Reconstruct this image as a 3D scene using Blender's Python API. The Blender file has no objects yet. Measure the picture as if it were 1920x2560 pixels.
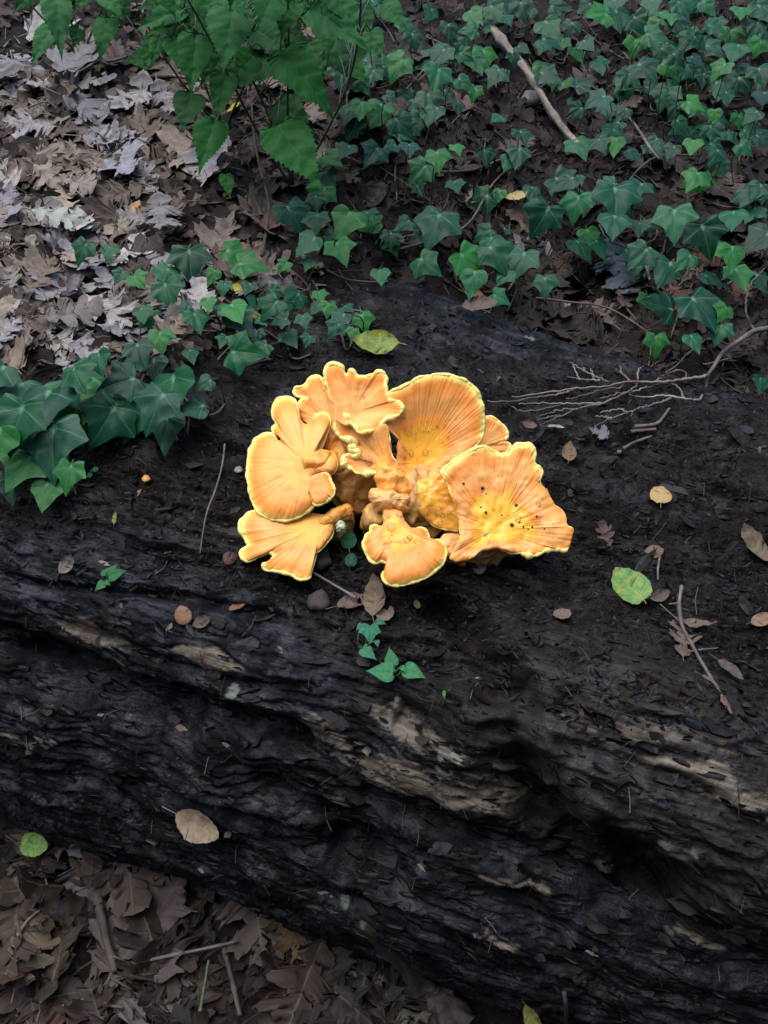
import bpy, math, random
import numpy as np
from mathutils import Vector, Matrix
from mathutils.bvhtree import BVHTree

# ------------------------------------------------------------------ camera, sky, sun, exposure
scene = bpy.context.scene
col = scene.collection
PITCH = math.radians(50.0); VFOV = math.radians(56.0)
CAM = np.array([0.0, -0.70, 1.335])
FPX = 1280.0 / math.tan(VFOV / 2)
cam = bpy.data.objects.new('camera', bpy.data.cameras.new('camera'))
cam.data.sensor_fit = 'VERTICAL'; cam.data.angle = VFOV
cam.data.clip_start = 0.02; cam.data.clip_end = 500
cam.location = CAM; cam.rotation_euler = (math.pi / 2 - PITCH, 0, 0)
col.objects.link(cam); scene.camera = cam

SUN_EL, SUN_AZ = math.radians(72), math.radians(-50)          # azimuth from +Y, towards +X
world = bpy.data.worlds.new('World'); scene.world = world; world.use_nodes = True
wn = world.node_tree.nodes; wl = world.node_tree.links
sky = wn.new('ShaderNodeTexSky'); sky.sky_type = 'NISHITA'; sky.sun_disc = False
sky.sun_elevation = SUN_EL; sky.sun_rotation = SUN_AZ
sky.air_density = 1.0; sky.dust_density = 1.0; sky.ozone_density = 1.0
bg = wn['Background']; bg.inputs[1].default_value = 0.14
wl.new(sky.outputs[0], bg.inputs[0])
sun = bpy.data.objects.new('sun', bpy.data.lights.new('sun', 'SUN'))
sun.data.energy = 1.3; sun.data.angle = math.radians(60); sun.data.color = (1.0, 0.97, 0.92)
sd = Vector((math.sin(SUN_AZ) * math.cos(SUN_EL), math.cos(SUN_AZ) * math.cos(SUN_EL), math.sin(SUN_EL)))
sun.rotation_euler = sd.to_track_quat('Z', 'Y').to_euler(); sun.location = sd * 6
col.objects.link(sun)
scene.view_settings.view_transform = 'Standard'; scene.view_settings.look = 'None'
scene.view_settings.exposure = 1.5; scene.view_settings.gamma = 1.0
scene.view_settings.use_curve_mapping = False
scene.cycles.max_bounces = 6; scene.cycles.transparent_max_bounces = 6

RNG = np.random.default_rng(7); random.seed(7)
FWD = np.array([0, math.cos(PITCH), -math.sin(PITCH)]); UP = np.array([0, math.sin(PITCH), math.cos(PITCH)]); RT = np.array([1.0, 0, 0])

def ray(px, py):
    """direction through a photo pixel, with unit depth along the view axis"""
    px = np.asarray(px, float); py = np.asarray(py, float)
    return ((px - 960) / FPX)[..., None] * RT - ((py - 1280) / FPX)[..., None] * UP + FWD
def project(P):
    d = np.asarray(P) - CAM
    z = d @ FWD
    return 960 + FPX * (d @ RT) / z, 1280 - FPX * (d @ UP) / z, z

# ------------------------------------------------------------------ noise
_perm = np.random.default_rng(3).permutation(512)
_perm = np.concatenate([_perm, _perm, _perm])
_gr = np.random.default_rng(4).normal(size=(512, 2)); _gr /= np.linalg.norm(_gr, axis=1)[:, None]
def pn(x, y):
    x, y = np.broadcast_arrays(np.asarray(x, float), np.asarray(y, float))
    xi = np.floor(x).astype(int); yi = np.floor(y).astype(int); xf = x - xi; yf = y - yi
    u = xf * xf * xf * (xf * (xf * 6 - 15) + 10); v = yf * yf * yf * (yf * (yf * 6 - 15) + 10)
    def g(ix, iy, fx, fy):
        h = _perm[(_perm[ix & 511] + iy) & 511]
        return _gr[h, 0] * fx + _gr[h, 1] * fy
    a = g(xi, yi, xf, yf); b = g(xi + 1, yi, xf - 1, yf); c = g(xi, yi + 1, xf, yf - 1); d = g(xi + 1, yi + 1, xf - 1, yf - 1)
    return ((a + (b - a) * u) + ((c + (d - c) * u) - (a + (b - a) * u)) * v) * 1.5
def fbm(x, y, o=4, gain=.5):
    r = 0; a = 1.0; f = 1.0
    for k in range(o):
        r = r + a * pn(x * f + 17.3 * k, y * f - 9.1 * k); a *= gain; f *= 2.03
    return r
def sst(a, b, x):
    t = np.clip((x - a) / (b - a), 0, 1); return t * t * (3 - 2 * t)

# ------------------------------------------------------------------ mesh helpers
def mesh(name, V, F, attrs=None, smooth=True):
    me = bpy.data.meshes.new(name)
    V = np.asarray(V, np.float32)
    if isinstance(F, np.ndarray):
        n, k = F.shape
        me.vertices.add(len(V)); me.vertices.foreach_set('co', V.ravel())
        me.loops.add(n * k); me.loops.foreach_set('vertex_index', F.astype(np.int32).ravel())
        me.polygons.add(n); me.polygons.foreach_set('loop_start', np.arange(0, n * k, k, dtype=np.int32))
        me.update(calc_edges=True)
    else:
        me.from_pydata(V.tolist(), [], F); me.update()
    if smooth: me.polygons.foreach_set('use_smooth', np.ones(len(me.polygons), bool))
    for k, a in (attrs or {}).items():
        at = me.attributes.new(k, 'FLOAT', 'POINT'); at.data.foreach_set('value', np.asarray(a, np.float32).ravel())
    return me
def grid_faces(n, m, wrap=False):
    i = np.arange(n - 1)[:, None]; j = np.arange(m if wrap else m - 1)[None, :]; j2 = (j + 1) % m
    return np.stack([i * m + j, i * m + j2, (i + 1) * m + j2, (i + 1) * m + j], -1).reshape(-1, 4)
def add(name, me, mat, parent=None, M=None, color=None):
    o = bpy.data.objects.new(name, me)
    if me is not None and mat is not None and len(me.materials) == 0: me.materials.append(mat)
    if parent is not None:
        o.parent = parent
        o.matrix_basis = Matrix.Translation(-parent_loc(parent)) @ (M or Matrix())
    elif M is not None: o.matrix_basis = M
    if color is not None: o.color = (*color, 1)
    col.objects.link(o)
    return o
def parent_loc(p):
    v = Vector(p.location)
    while p.parent is not None: p = p.parent; v += Vector(p.location)
    return v
def empty(name, loc):
    o = bpy.data.objects.new(name, None); o.location = loc; o.empty_display_size = .02; col.objects.link(o); return o
def tag(o, label=None, cat=None, group=None, kind=None):
    if label: o['label'] = label
    if cat: o['category'] = cat
    if group: o['group'] = group
    if kind: o['kind'] = kind
    return o
def crom(P, n, closed=False):
    """Catmull-Rom resample of a polyline to n points, even in arc length"""
    P = np.asarray(P, float); k = len(P)
    idx = np.arange(k if closed else k - 1)
    def at(i): return P[i % k] if closed else P[np.clip(i, 0, k - 1)]
    t = np.linspace(0, 1, 14, endpoint=False)[:, None, None]
    p0, p1, p2, p3 = at(idx - 1), at(idx), at(idx + 1), at(idx + 2)
    c = .5 * (2 * p1 + (p2 - p0) * t + (2 * p0 - 5 * p1 + 4 * p2 - p3) * t * t + (3 * p1 - p0 - 3 * p2 + p3) * t ** 3)
    c = c.transpose(1, 0, 2).reshape(-1, P.shape[1])
    c = np.vstack([c, P[:1] if closed else P[-1:]])
    L = np.concatenate([[0], np.cumsum(np.linalg.norm(np.diff(c[:, :2], axis=0), axis=1) + 1e-9)])
    s = np.linspace(0, L[-1], n + 1)[:-1] if closed else np.linspace(0, L[-1], n)
    return np.stack([np.interp(s, L, c[:, j]) for j in range(P.shape[1])], 1)
def tube(P, R, sides=7, bump=0.0, seed=0, cap=True):
    P = np.asarray(P, float); n = len(P); R = np.broadcast_to(np.asarray(R, float), (n,))
    T = np.gradient(P, axis=0); T /= np.linalg.norm(T, axis=1)[:, None] + 1e-12
    N = np.cross(T[0], [0.31, 0.21, 0.93]); N /= np.linalg.norm(N)
    V = []
    for i in range(n):
        N = N - T[i] * (N @ T[i]); N /= np.linalg.norm(N) + 1e-12
        B = np.cross(T[i], N)
        a = np.arange(sides) / sides * 2 * math.pi
        r = R[i] * (1 + bump * pn(np.cos(a) * 1.3 + i / n * 7 + seed, np.sin(a) * 1.3 + seed * 1.7))
        V.append(P[i] + r[:, None] * (np.cos(a)[:, None] * N + np.sin(a)[:, None] * B))
    V = np.vstack(V); F = grid_faces(n, sides, True).tolist()
    if cap: F.append(list(range(sides))[::-1]); F.append([(n - 1) * sides + k for k in range(sides)])
    return V, F
def merge(parts):
    V, F, o = [], [], 0
    for v, f in parts:
        V.append(v); F += [[i + o for i in q] for q in f]; o += len(v)
    return np.vstack(V), F

# ------------------------------------------------------------------ materials
def mat(name):
    m = bpy.data.materials.new(name); m.use_nodes = True
    nt = m.node_tree; return m, nt, nt.nodes['Principled BSDF']
class N:
    def __init__(s, nt): s.nt = nt
    def __call__(s, t, ins=None, **kw):
        n = s.nt.nodes.new(t)
        for k, v in kw.items(): setattr(n, k, v)
        for k, v in (ins or {}).items():
            if isinstance(v, bpy.types.NodeSocket): s.nt.links.new(v, n.inputs[k])
            else: n.inputs[k].default_value = v
        return n
    def attr(s, name): return s('ShaderNodeAttribute', attribute_name=name).outputs['Fac']
    def math(s, op, a, b=0.0, c=None):
        ins = {0: a, 1: b}
        if c is not None: ins[2] = c
        return s('ShaderNodeMath', ins, operation=op).outputs[0]
    def mix(s, f, a, b, mode='MIX'):
        n = s('ShaderNodeMix', data_type='RGBA', blend_type=mode)
        for k, v in ((0, f), (6, a), (7, b)):
            if isinstance(v, bpy.types.NodeSocket): s.nt.links.new(v, n.inputs[k])
            else: n.inputs[k].default_value = v if not isinstance(v, tuple) else (*v, 1)
        return n.outputs[2]
    def ramp(s, f, stops):
        n = s('ShaderNodeValToRGB', {0: f}); e = n.color_ramp.elements
        while len(e) < len(stops): e.new(0.5)
        for k, (p, c) in enumerate(stops):
            e[k].position = p; e[k].color = (c, c, c, 1) if not isinstance(c, tuple) else (*c, 1)
        return n.outputs[0]
    def noise(s, vec, scale, detail=4, rough=.55, w=None):
        return s('ShaderNodeTexNoise', {'Vector': vec, 'Scale': scale, 'Detail': detail, 'Roughness': rough}).outputs['Fac']
    def obj(s): return s('ShaderNodeTexCoord').outputs['Object']
    def xyz(s, x, y, z): return s('ShaderNodeCombineXYZ', {0: x, 1: y, 2: z}).outputs[0]
    def bump(s, h, strength=.5, dist=.002): return s('ShaderNodeBump', {'Height': h, 'Strength': strength, 'Distance': dist}).outputs[0]
    def link(s, a, b): s.nt.links.new(a, b)

def m_log():
    m, nt, b = mat('rotten_wood'); n = N(nt)
    u, s = n.attr('lu'), n.attr('ls'); pale, hum = n.attr('pale'), n.attr('humus')
    fib = n.noise(n.xyz(n.math('MULTIPLY', u, 13), n.math('MULTIPLY', s, 190), 0.0), 1.0, 6, .65)
    blot = n.noise(n.obj(), 26, 5, .6); fine = n.noise(n.obj(), 420, 3, .6)
    fib2 = n.noise(n.xyz(n.math('MULTIPLY', u, 30), n.math('MULTIPLY', s, 330), 3.0), 1.0, 4, .6)
    stepd = n('ShaderNodeMath', {0: n.math('MULTIPLY', fib, 9.0)}, operation='FLOOR').outputs[0]
    stepd2 = n('ShaderNodeMath', {0: n.math('MULTIPLY', fib2, 6.0)}, operation='FLOOR').outputs[0]
    wood = n.mix(n.ramp(blot, [(.35, 0.), (.68, 1.)]), (.0024, .0025, .0033), (.0115, .0120, .0148))
    wood = n.mix(n.math('MULTIPLY', n.ramp(fib, [(.50, 0.), (.72, 1.)]), .7), wood, (.026, .025, .025))
    hm = n.mix(n.ramp(fine, [(.35, 0.), (.7, 1.)]), (.0022, .0018, .0016), (.0185, .0138, .0118))
    c = n.mix(hum, wood, hm)
    pcol = n.mix(n.ramp(fib, [(.3, 0.), (.62, 1.)]), (.035, .027, .020), (.165, .135, .098))
    c = n.mix(pale, c, pcol)
    lich = n.attr('lichen'); c = n.mix(lich, c, (.26, .29, .23))
    n.link(c, b.inputs['Base Color'])
    rg = n.math('ADD', n.math('MULTIPLY', n.ramp(blot, [(.35, 1.), (.65, 0.)]), .28), .34)
    rg = n.math('ADD', rg, n.math('MULTIPLY', n.math('MAXIMUM', n.math('MULTIPLY', hum, .5), pale), .20))
    n.link(rg, b.inputs['Roughness'])
    n.link(n.math('ADD', n.math('MULTIPLY', n.math('MULTIPLY', n.ramp(blot, [(.45, 0.), (.65, 1.)]), n.math('SUBTRACT', 1.0, n.math('MULTIPLY', hum, .5))), .34), .08), b.inputs['Specular IOR Level'])
    h = n.math('ADD', n.math('MULTIPLY', fib, .8), n.math('MULTIPLY', fine, .5))
    h = n.math('ADD', h, n.math('MULTIPLY', stepd, .16)); h = n.math('ADD', h, n.math('MULTIPLY', stepd2, .10))
    n.link(n.bump(h, .9, .0032), b.inputs['Normal'])
    return m
def m_ground():
    m, nt, b = mat('forest_soil'); n = N(nt)
    a = n.noise(n.obj(), 9, 5, .6); f = n.noise(n.obj(), 160, 4, .65)
    c = n.mix(n.ramp(a, [(.35, 0.), (.65, 1.)]), (.006, .005, .0042), (.020, .015, .012))
    c = n.mix(n.math('MULTIPLY', n.ramp(f, [(.55, 0.), (.75, 1.)]), .6), c, (.055, .042, .032))
    n.link(c, b.inputs['Base Color']); b.inputs['Roughness'].default_value = .85; b.inputs['Specular IOR Level'].default_value = .15
    n.link(n.bump(f, .9, .006), b.inputs['Normal'])
    return m
def m_flake(name, c0, c1, rough=.5, scale=60):
    m, nt, b = mat(name); n = N(nt)
    r = n('ShaderNodeObjectInfo').outputs['Random']
    f = n.noise(n.obj(), scale, 4, .6)
    f2 = n.math('ADD', n.math('MULTIPLY', f, .6), n.math('MULTIPLY', r, .5))
    n.link(n.mix(n.ramp(f2, [(.25, 0.), (.75, 1.)]), c0, c1), b.inputs['Base Color'])
    b.inputs['Roughness'].default_value = rough; b.inputs['Specular IOR Level'].default_value = .15
    n.link(n.bump(f, .5, .002), b.inputs['Normal'])
    return m
def m_leaf(name, rough, trans, vein_amt, vein_col, blotch, bl_col, bscale=5, spec=.2):
    """colour comes from the object's own colour; veins from geometry"""
    m, nt, b = mat(name); n = N(nt)
    oi = n('ShaderNodeObjectInfo'); v = n.attr('vein')
    f = n.noise(n.obj(), bscale, 5, .6); f2 = n.noise(n.obj(), 24, 4, .65)
    c = n.mix(n.ramp(f, [(.42, 0.), (.72, 1.)]), oi.outputs['Color'], bl_col if bl_col else oi.outputs['Color'])
    c = n.mix(blotch, oi.outputs['Color'], c)
    val = n.math('ADD', n.math('MULTIPLY', f2, .8), .6)
    c = n.mix(1.0, c, n.xyz(val, val, val), 'MULTIPLY')
    c = n.mix(n.math('MULTIPLY', v, vein_amt), c, vein_col)
    n.link(c, b.inputs['Base Color'])
    n.link(n.math('ADD', n.math('MULTIPLY', f, .25), rough - .12), b.inputs['Roughness'])
    h = n.math('ADD', n.math('MULTIPLY', f2, .7), n.math('MULTIPLY', v, -.25))
    n.link(n.bump(h, .4, .0015), b.inputs['Normal'])
    b.inputs['Specular IOR Level'].default_value = spec
    if trans:
        t = n('ShaderNodeBsdfTranslucent', {'Color': c}); mx = n('ShaderNodeMixShader', {0: trans, 1: b.outputs[0], 2: t.outputs[0]})
        n.link(mx.outputs[0], nt.nodes['Material Output'].inputs[0])
    return m
def m_frag(name, stops, rough=.75, trans=0):
    """joined litter: colour per piece from the 'tone' attribute"""
    m, nt, b = mat(name); n = N(nt)
    f = n.noise(n.obj(), 120, 4, .6)
    c = n.ramp(n.attr('tone'), stops)
    val = n.math('ADD', n.math('MULTIPLY', f, .9), .55)
    n.link(n.mix(1.0, c, n.xyz(val, val, val), 'MULTIPLY'), b.inputs['Base Color'])
    b.inputs['Roughness'].default_value = rough; b.inputs['Specular IOR Level'].default_value = .2
    n.link(n.bump(f, .5, .002), b.inputs['Normal'])
    return m
def m_bark(name, c0, c1, rough=.7):
    m, nt, b = mat(name); n = N(nt)
    f = n.noise(n.obj(), 90, 5, .65); g = n.noise(n.obj(), 18, 3, .5)
    k = n.math('ADD', n.math('MULTIPLY', f, .5), n.math('MULTIPLY', g, .5))
    n.link(n.mix(n.ramp(k, [(.38, 0.), (.62, 1.)]), c0, c1), b.inputs['Base Color'])
    b.inputs['Roughness'].default_value = rough; n.link(n.bump(f, .6, .002), b.inputs['Normal'])
    return m
def m_fungus():
    m, nt, b = mat('orange_fungus_flesh'); n = N(nt)
    r, ca, sa, wet, under = n.attr('rad'), n.attr('ca'), n.attr('sa'), n.attr('wet'), n.attr('under')
    w1 = n.noise(n.obj(), 55, 4, .6); w2 = n.noise(n.obj(), 260, 3, .6)
    st = n.noise(n.xyz(n.math('MULTIPLY', ca, 24), n.math('MULTIPLY', sa, 24), n.math('MULTIPLY', r, .9)), 1.0, 4, .62)
    st2 = n.noise(n.xyz(n.math('MULTIPLY', ca, 48), n.math('MULTIPLY', sa, 48), n.math('MULTIPLY', r, 1.6)), 1.0, 2, .5)
    rr = n.math('ADD', r, n.math('MULTIPLY', n.math('SUBTRACT', w1, .5), .09))
    rr = n.math('ADD', rr, n.math('MULTIPLY', n.math('SUBTRACT', st, .5), .05))
    dry = n.ramp(rr, [(.00, (.84, .27, .045)), (.14, (.86, .32, .075)), (.28, (.89, .40, .11)), (.54, (.90, .44, .13)), (.74, (.89, .38, .085)), (.87, (.86, .275, .035)), (.935, (.87, .36, .055)), (.985, (.86, .68, .15))])
    wetc = n.ramp(rr, [(.00, (.90, .46, .035)), (.38, (.90, .46, .026)), (.50, (.87, .30, .030)), (.56, (.86, .34, .085)), (.70, (.89, .40, .10)), (.87, (.86, .275, .035)), (.935, (.87, .36, .055)), (.985, (.86, .68, .15))])
    c = n.mix(wet, dry, wetc)
    stf = n.math('MULTIPLY', n.ramp(n.math('ADD', n.math('MULTIPLY', st, .5), n.math('MULTIPLY', st2, .5)), [(.38, 1.), (.54, 0.)]), n.ramp(r, [(.15, 0.), (.40, .30), (.9, .30), (.97, 0.)]))
    c = n.mix(stf, c, (.80, .29, .055))
    c = n.mix(n.math('MULTIPLY', n.ramp(w2, [(.5, 0.), (.75, 1.)]), .14), c, (.70, .28, .08))
    c = n.mix(under, c, (.72, .56, .17))
    n.link(c, b.inputs['Base Color'])
    n.link(n.math('ADD', n.math('MULTIPLY', wet, -.30), .74), b.inputs['Roughness'])
    b.inputs['Subsurface Weight'].default_value = .12; b.inputs['Subsurface Radius'].default_value = (.006, .003, .001); b.inputs['Subsurface Scale'].default_value = 1.0
    h = n.math('ADD', n.math('MULTIPLY', st, n.ramp(r, [(.2, 0.), (.5, 1.)])), n.math('MULTIPLY', w2, .35))
    n.link(n.bump(h, .4, .002), b.inputs['Normal'])
    return m
def m_simple(name, c0, c1, rough, scale, sss=0, bumpd=.002, bumps=.5):
    m, nt, b = mat(name); n = N(nt)
    f = n.noise(n.obj(), scale, 5, .6)
    n.link(n.mix(n.ramp(f, [(.35, 0.), (.68, 1.)]), c0, c1), b.inputs['Base Color'])
    b.inputs['Roughness'].default_value = rough
    if sss:
        b.inputs['Subsurface Weight'].default_value = sss; b.inputs['Subsurface Radius'].default_value = (.005, .003, .001); b.inputs['Subsurface Scale'].default_value = 1.0
    n.link(n.bump(f, bumps, bumpd), b.inputs['Normal'])
    return m
M_LOG, M_GROUND = m_log(), m_ground()
M_FLAKE = m_flake('dark_wood_flake', (.004, .0038, .0038), (.024, .021, .019), .55, 5)
M_FLAKE_PALE = m_flake('pale_wood_flake', (.05, .038, .028), (.19, .15, .11), .65, 5)
M_CRUMB = m_frag('wood_crumb', [(0, (.0024, .0022, .0024)), (.45, (.0092, .0082, .0084)), (.8, (.030, .025, .023)), (1, (.16, .125, .095))], .55)
M_LITTER = m_frag('leaf_fragment', [(0, (.012, .009, .007)), (.4, (.045, .032, .024)), (.75, (.12, .088, .066)), (1, (.22, .18, .145))], .75)
M_DEAD = m_leaf('dead_leaf', .62, .08, .35, (.20, .15, .11), .5, (.06, .043, .033), 5)
M_MOTTLE = m_leaf('mottled_leaf', .45, .10, .4, (.32, .30, .10), .9, (.30, .27, .03), 6)
M_IVY = m_leaf('ivy_leaf', .32, .08, .95, (.105, .235, .125), .5, (.012, .070, .024), 5, .15)
M_WEED = m_leaf('weed_leaf', .50, .22, .38, (.075, .20, .065), .5, (.017, .092, .016), 5, .10)
M_STEM = m_bark('green_stem', (.022, .045, .014), (.055, .075, .026), .6)
M_RUNNER = m_bark('ivy_runner', (.035, .024, .016), (.11, .078, .05), .75)
M_TWIG = m_bark('twig_bark', (.05, .038, .032), (.17, .135, .115), .75)
M_STICK = m_bark('bleached_stick', (.08, .06, .042), (.28, .225, .17), .75)
M_DARKBRANCH = m_bark('dark_branch', (.016, .012, .009), (.06, .045, .032), .8)
M_FUNGUS = m_fungus()
M_RIM = m_simple('yellow_rim_flesh', (.78, .56, .13), (.80, .72, .25), .55, 120, .1)
M_STALK = m_simple('orange_stalk_flesh', (.74, .24, .035), (.86, .46, .07), .42, 75, .1, .006, .8)
M_STALK_PALE = m_simple('tan_stalk_flesh', (.42, .20, .05), (.68, .40, .11), .55, 60, .05, .005, .7)  # lower stalk tan: own pigment with some shade put into the colour
M_GOLD = m_simple('golden_wet_flesh', (.78, .30, .035), (.87, .47, .05), .36, 60, .1, .004, .6)
M_BEIGE = m_simple('beige_wrinkled_flesh', (.78, .36, .10), (.88, .50, .18), .5, 110, .1, .005, .8)
M_TORN = m_simple('torn_white_flesh', (.42, .44, .22), (.62, .66, .46), .6, 150, .1, .004, .6)
M_BERRY = m_simple('orange_berry', (.45, .22, .04), (.60, .34, .08), .4, 60)
M_STONE = m_simple('grey_stone', (.10, .10, .09), (.24, .24, .22), .8, 50, 0, .004, .7)
def m_water():
    m, nt, b = mat('water'); n = N(nt)
    b.inputs['Base Color'].default_value = (1, 1, 1, 1); b.inputs['Roughness'].default_value = .02
    b.inputs['IOR'].default_value = 1.33; b.inputs['Transmission Weight'].default_value = 1.0
    return m
M_WATER = m_water()

# ------------------------------------------------------------------ the log
AX = math.radians(-20); A2 = np.array([math.cos(AX), math.sin(AX)]); B2 = np.array([-math.sin(AX), math.cos(AX)]); ORG = np.array([0, .08])
PROF = crom(np.array([(-.33, -.10), (-.385, .0), (-.405, .09), (-.40, .19), (-.365, .30), (-.295, .40), (-.185, .470), (-.05, .50), (.10, .505), (.21, .495), (.30, .455), (.36, .385), (.39, .28), (.39, .12)]), 400)
PS = np.concatenate([[0], np.cumsum(np.linalg.norm(np.diff(PROF, axis=0), axis=1))])
SMAX = PS[-1]
def log_base(u, s):
    v = np.interp(s, PS, PROF[:, 0]); z = np.interp(s, PS, PROF[:, 1])
    tv = np.gradient(PROF[:, 0], PS); tz = np.gradient(PROF[:, 1], PS)
    nv = -np.interp(s, PS, tz); nz = np.interp(s, PS, tv); l = np.hypot(nv, nz); nv, nz = nv / l, nz / l
    back = v > 0
    v = np.where(back, v * (1 + .10 * sst(-.3, .1, u) - .10 * sst(.1, .6, u)), v)              # the back edge tapers towards the right
    z = z - .02 * sst(.1, .9, u) * (z > .2)
    P = np.stack([ORG[0] + A2[0] * u + B2[0] * v, ORG[1] + A2[1] * u + B2[1] * v, z], -1)
    Nn = np.stack([B2[0] * nv, B2[1] * nv, nz], -1)
    return P, Nn
_cu, _cs = np.meshgrid(np.linspace(-.95, .95, 380), np.linspace(0, SMAX, 320), indexing='ij')
_cP, _cN = log_base(_cu, _cs)
_cx, _cy, _ = project(_cP); _vis = ((CAM - _cP) * _cN).sum(-1) > .0
def on_log(px, py):
    d = (_cx - px) ** 2 + (_cy - py) ** 2 + np.where(_vis, 0, 1e9); i = np.unravel_index(np.argmin(d), d.shape)
    return np.array([_cu[i], _cs[i]])
uu = np.concatenate([np.linspace(-1.6, -.75, 60, endpoint=False), np.arange(-.75, .75, .0019), np.linspace(.75, 1.6, 60)])
ss_ = np.linspace(0, SMAX, 720)
U, S = np.meshgrid(uu, ss_, indexing='ij')
P0, N0 = log_base(U, S)
def poly_dist(pts):
    q = np.array([on_log(*p) for p in pts]); best = np.full(U.shape, 9.0); par = np.zeros(U.shape)
    for k in range(len(q) - 1):
        d = q[k + 1] - q[k]; L2 = d @ d + 1e-9
        t = np.clip(((U - q[k, 0]) * d[0] + (S - q[k, 1]) * d[1]) / L2, 0, 1)
        dd = np.hypot(U - q[k, 0] - t * d[0], S - q[k, 1] - t * d[1])
        m = dd < best; best = np.where(m, dd, best); par = np.where(m, (k + t) / (len(q) - 1), par)
    return best, par
wu = .05 * fbm(U * 6, S * 6, 3); ws = .018 * fbm(U * 7 + 40, S * 9, 3)
Uw, Sw = U + wu, S + ws
D = .018 * fbm(U * 2.4, S * 5.5, 2)
front = sst(.42, .30, S)                                                # the side that faces the viewer
q1 = fbm(Uw * 2.6 + 5, Sw * 24, 4, .55); lev = q1 * 3.2; fl = np.floor(lev)
D += .0046 * (fl + sst(.0, .07, lev - fl)) * (.65 + .55 * front)
q2 = fbm(Uw * 9 + 9, Sw * 58 + 3, 4, .52); lev = q2 * 2.6; fl = np.floor(lev)
D += .0019 * (fl + sst(.0, .12, lev - fl))
rid = 1 - np.abs(fbm(Uw * 4 + 31, Sw * 75, 3)); D += .006 * (rid - .6) * (.4 + .6 * front)
cr = fbm(U * 95, S * 120, 3, .6)
hum = sst(.42, .56, S) * sst(-.35, .25, fbm(U * 4 + 3, S * 7 + 8, 3) + .25)
for (px, py, ru, rs_, a) in ((1500, 1450, .30, .16, 1), (1050, 1560, .12, .08, .9), (1250, 950, .25, .12, .8), (760, 1400, .10, .05, .8), (330, 1200, .2, .08, .9), (1750, 1250, .2, .2, .6), (300, 1500, .25, .08, -.9), (650, 1700, .25, .10, -.9), (1250, 770, .30, .06, -1.2), (1600, 1950, .3, .1, -.8)):
    c = on_log(px, py); hum = hum + a * np.exp(-((U - c[0]) / ru) ** 2 - ((S - c[1]) / rs_) ** 2)
hum = np.clip(hum, 0, 1)
D += .0020 * cr * (.35 + .65 * hum) + .0060 * (.5 - np.abs(fbm(Uw * 15, Sw * 34, 4, .6))) * hum
wob = .010 * fbm(U * 14, S * 20, 3)
for pts, w, dep in (
        ([(1060, 1480), (1150, 1580), (1240, 1690), (1300, 1760)], .020, .050),           # channel running away below the fungus
        ([(1300, 1830), (1330, 1960), (1420, 2040), (1560, 2110), (1720, 2180)], .030, .09),
        ([(0, 1625), (170, 1690), (330, 1745), (520, 1800)], .030, .055),
        ([(540, 1770), (680, 1800), (800, 1850)], .014, .03),
        ([(800, 1950), (1050, 2030), (1250, 2120), (1500, 2230), (1800, 2330)], .015, .028),
        ([(600, 1930), (900, 2060), (1100, 2150), (1400, 2280)], .017, .03),
        ([(820, 2110), (900, 2140), (1000, 2180)], .022, .05),
        ([(100, 1900), (500, 2010), (760, 2060)], .012, .018),
        ([(990, 1780), (1040, 1795), (1070, 1800)], .009, .030),
        ([(840, 1690), (960, 1730), (1100, 1790)], .006, .012),
        ([(900, 1250), (1010, 1290), (1110, 1330)], .035, .05),                           # hollow under the brackets
        ([(830, 1230), (900, 1260)], .03, .03),
        ([(1560, 1060), (1680, 1120), (1900, 1180)], .03, .025),
        ([(1350, 1830), (1500, 1870), (1750, 1960), (1900, 2060)], .006, .012),
        ([(1450, 1920), (1600, 1990), (1850, 2110)], .007, .013),
        ([(0, 1440), (250, 1480), (520, 1500), (760, 1560)], .005, .010),
        ([(200, 1560), (420, 1640), (600, 1690), (800, 1730)], .006, .012)):
    d, par = poly_dist(pts); e = sst(0, .12, par) * sst(1, .88, par)
    d = np.maximum(d + wob * (w / .02), 0)
    D -= dep * np.exp(-(d / w) ** 2.2) * (.35 + .65 * e)
for px, py, ru, rs_, a in ((1000, 1830, .20, .050, .022), (300, 1570, .22, .06, .018), (1000, 730, .16, .08, .045), (650, 1640, .18, .05, .015), (1300, 2400, .3, .08, .02)):
    c = on_log(px, py); D += a * np.exp(-((U - c[0]) / ru) ** 2 - ((S - c[1]) / rs_) ** 2)
c = on_log(1690, 1950); rr_ = ((U - c[0]) / .235) ** 2 + ((S - c[1] + .10 * (U - c[0])) / .098) ** 2      # rounded swelling at the right of the front
D += .080 * np.exp(-rr_ ** 2.5) + .0022 * np.sin((np.sqrt(rr_) + .10 * fbm(U * 9, S * 14, 3)) * 42) * np.exp(-rr_ ** 2)
D += .0016 * fbm(Uw * 4 + 70, Sw * 170, 3, .6)
LP = P0 + N0 * D[..., None]
pale = np.zeros(U.shape); fz = .45 * fbm(Uw * 14, Sw * 80, 4, .6)
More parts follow.
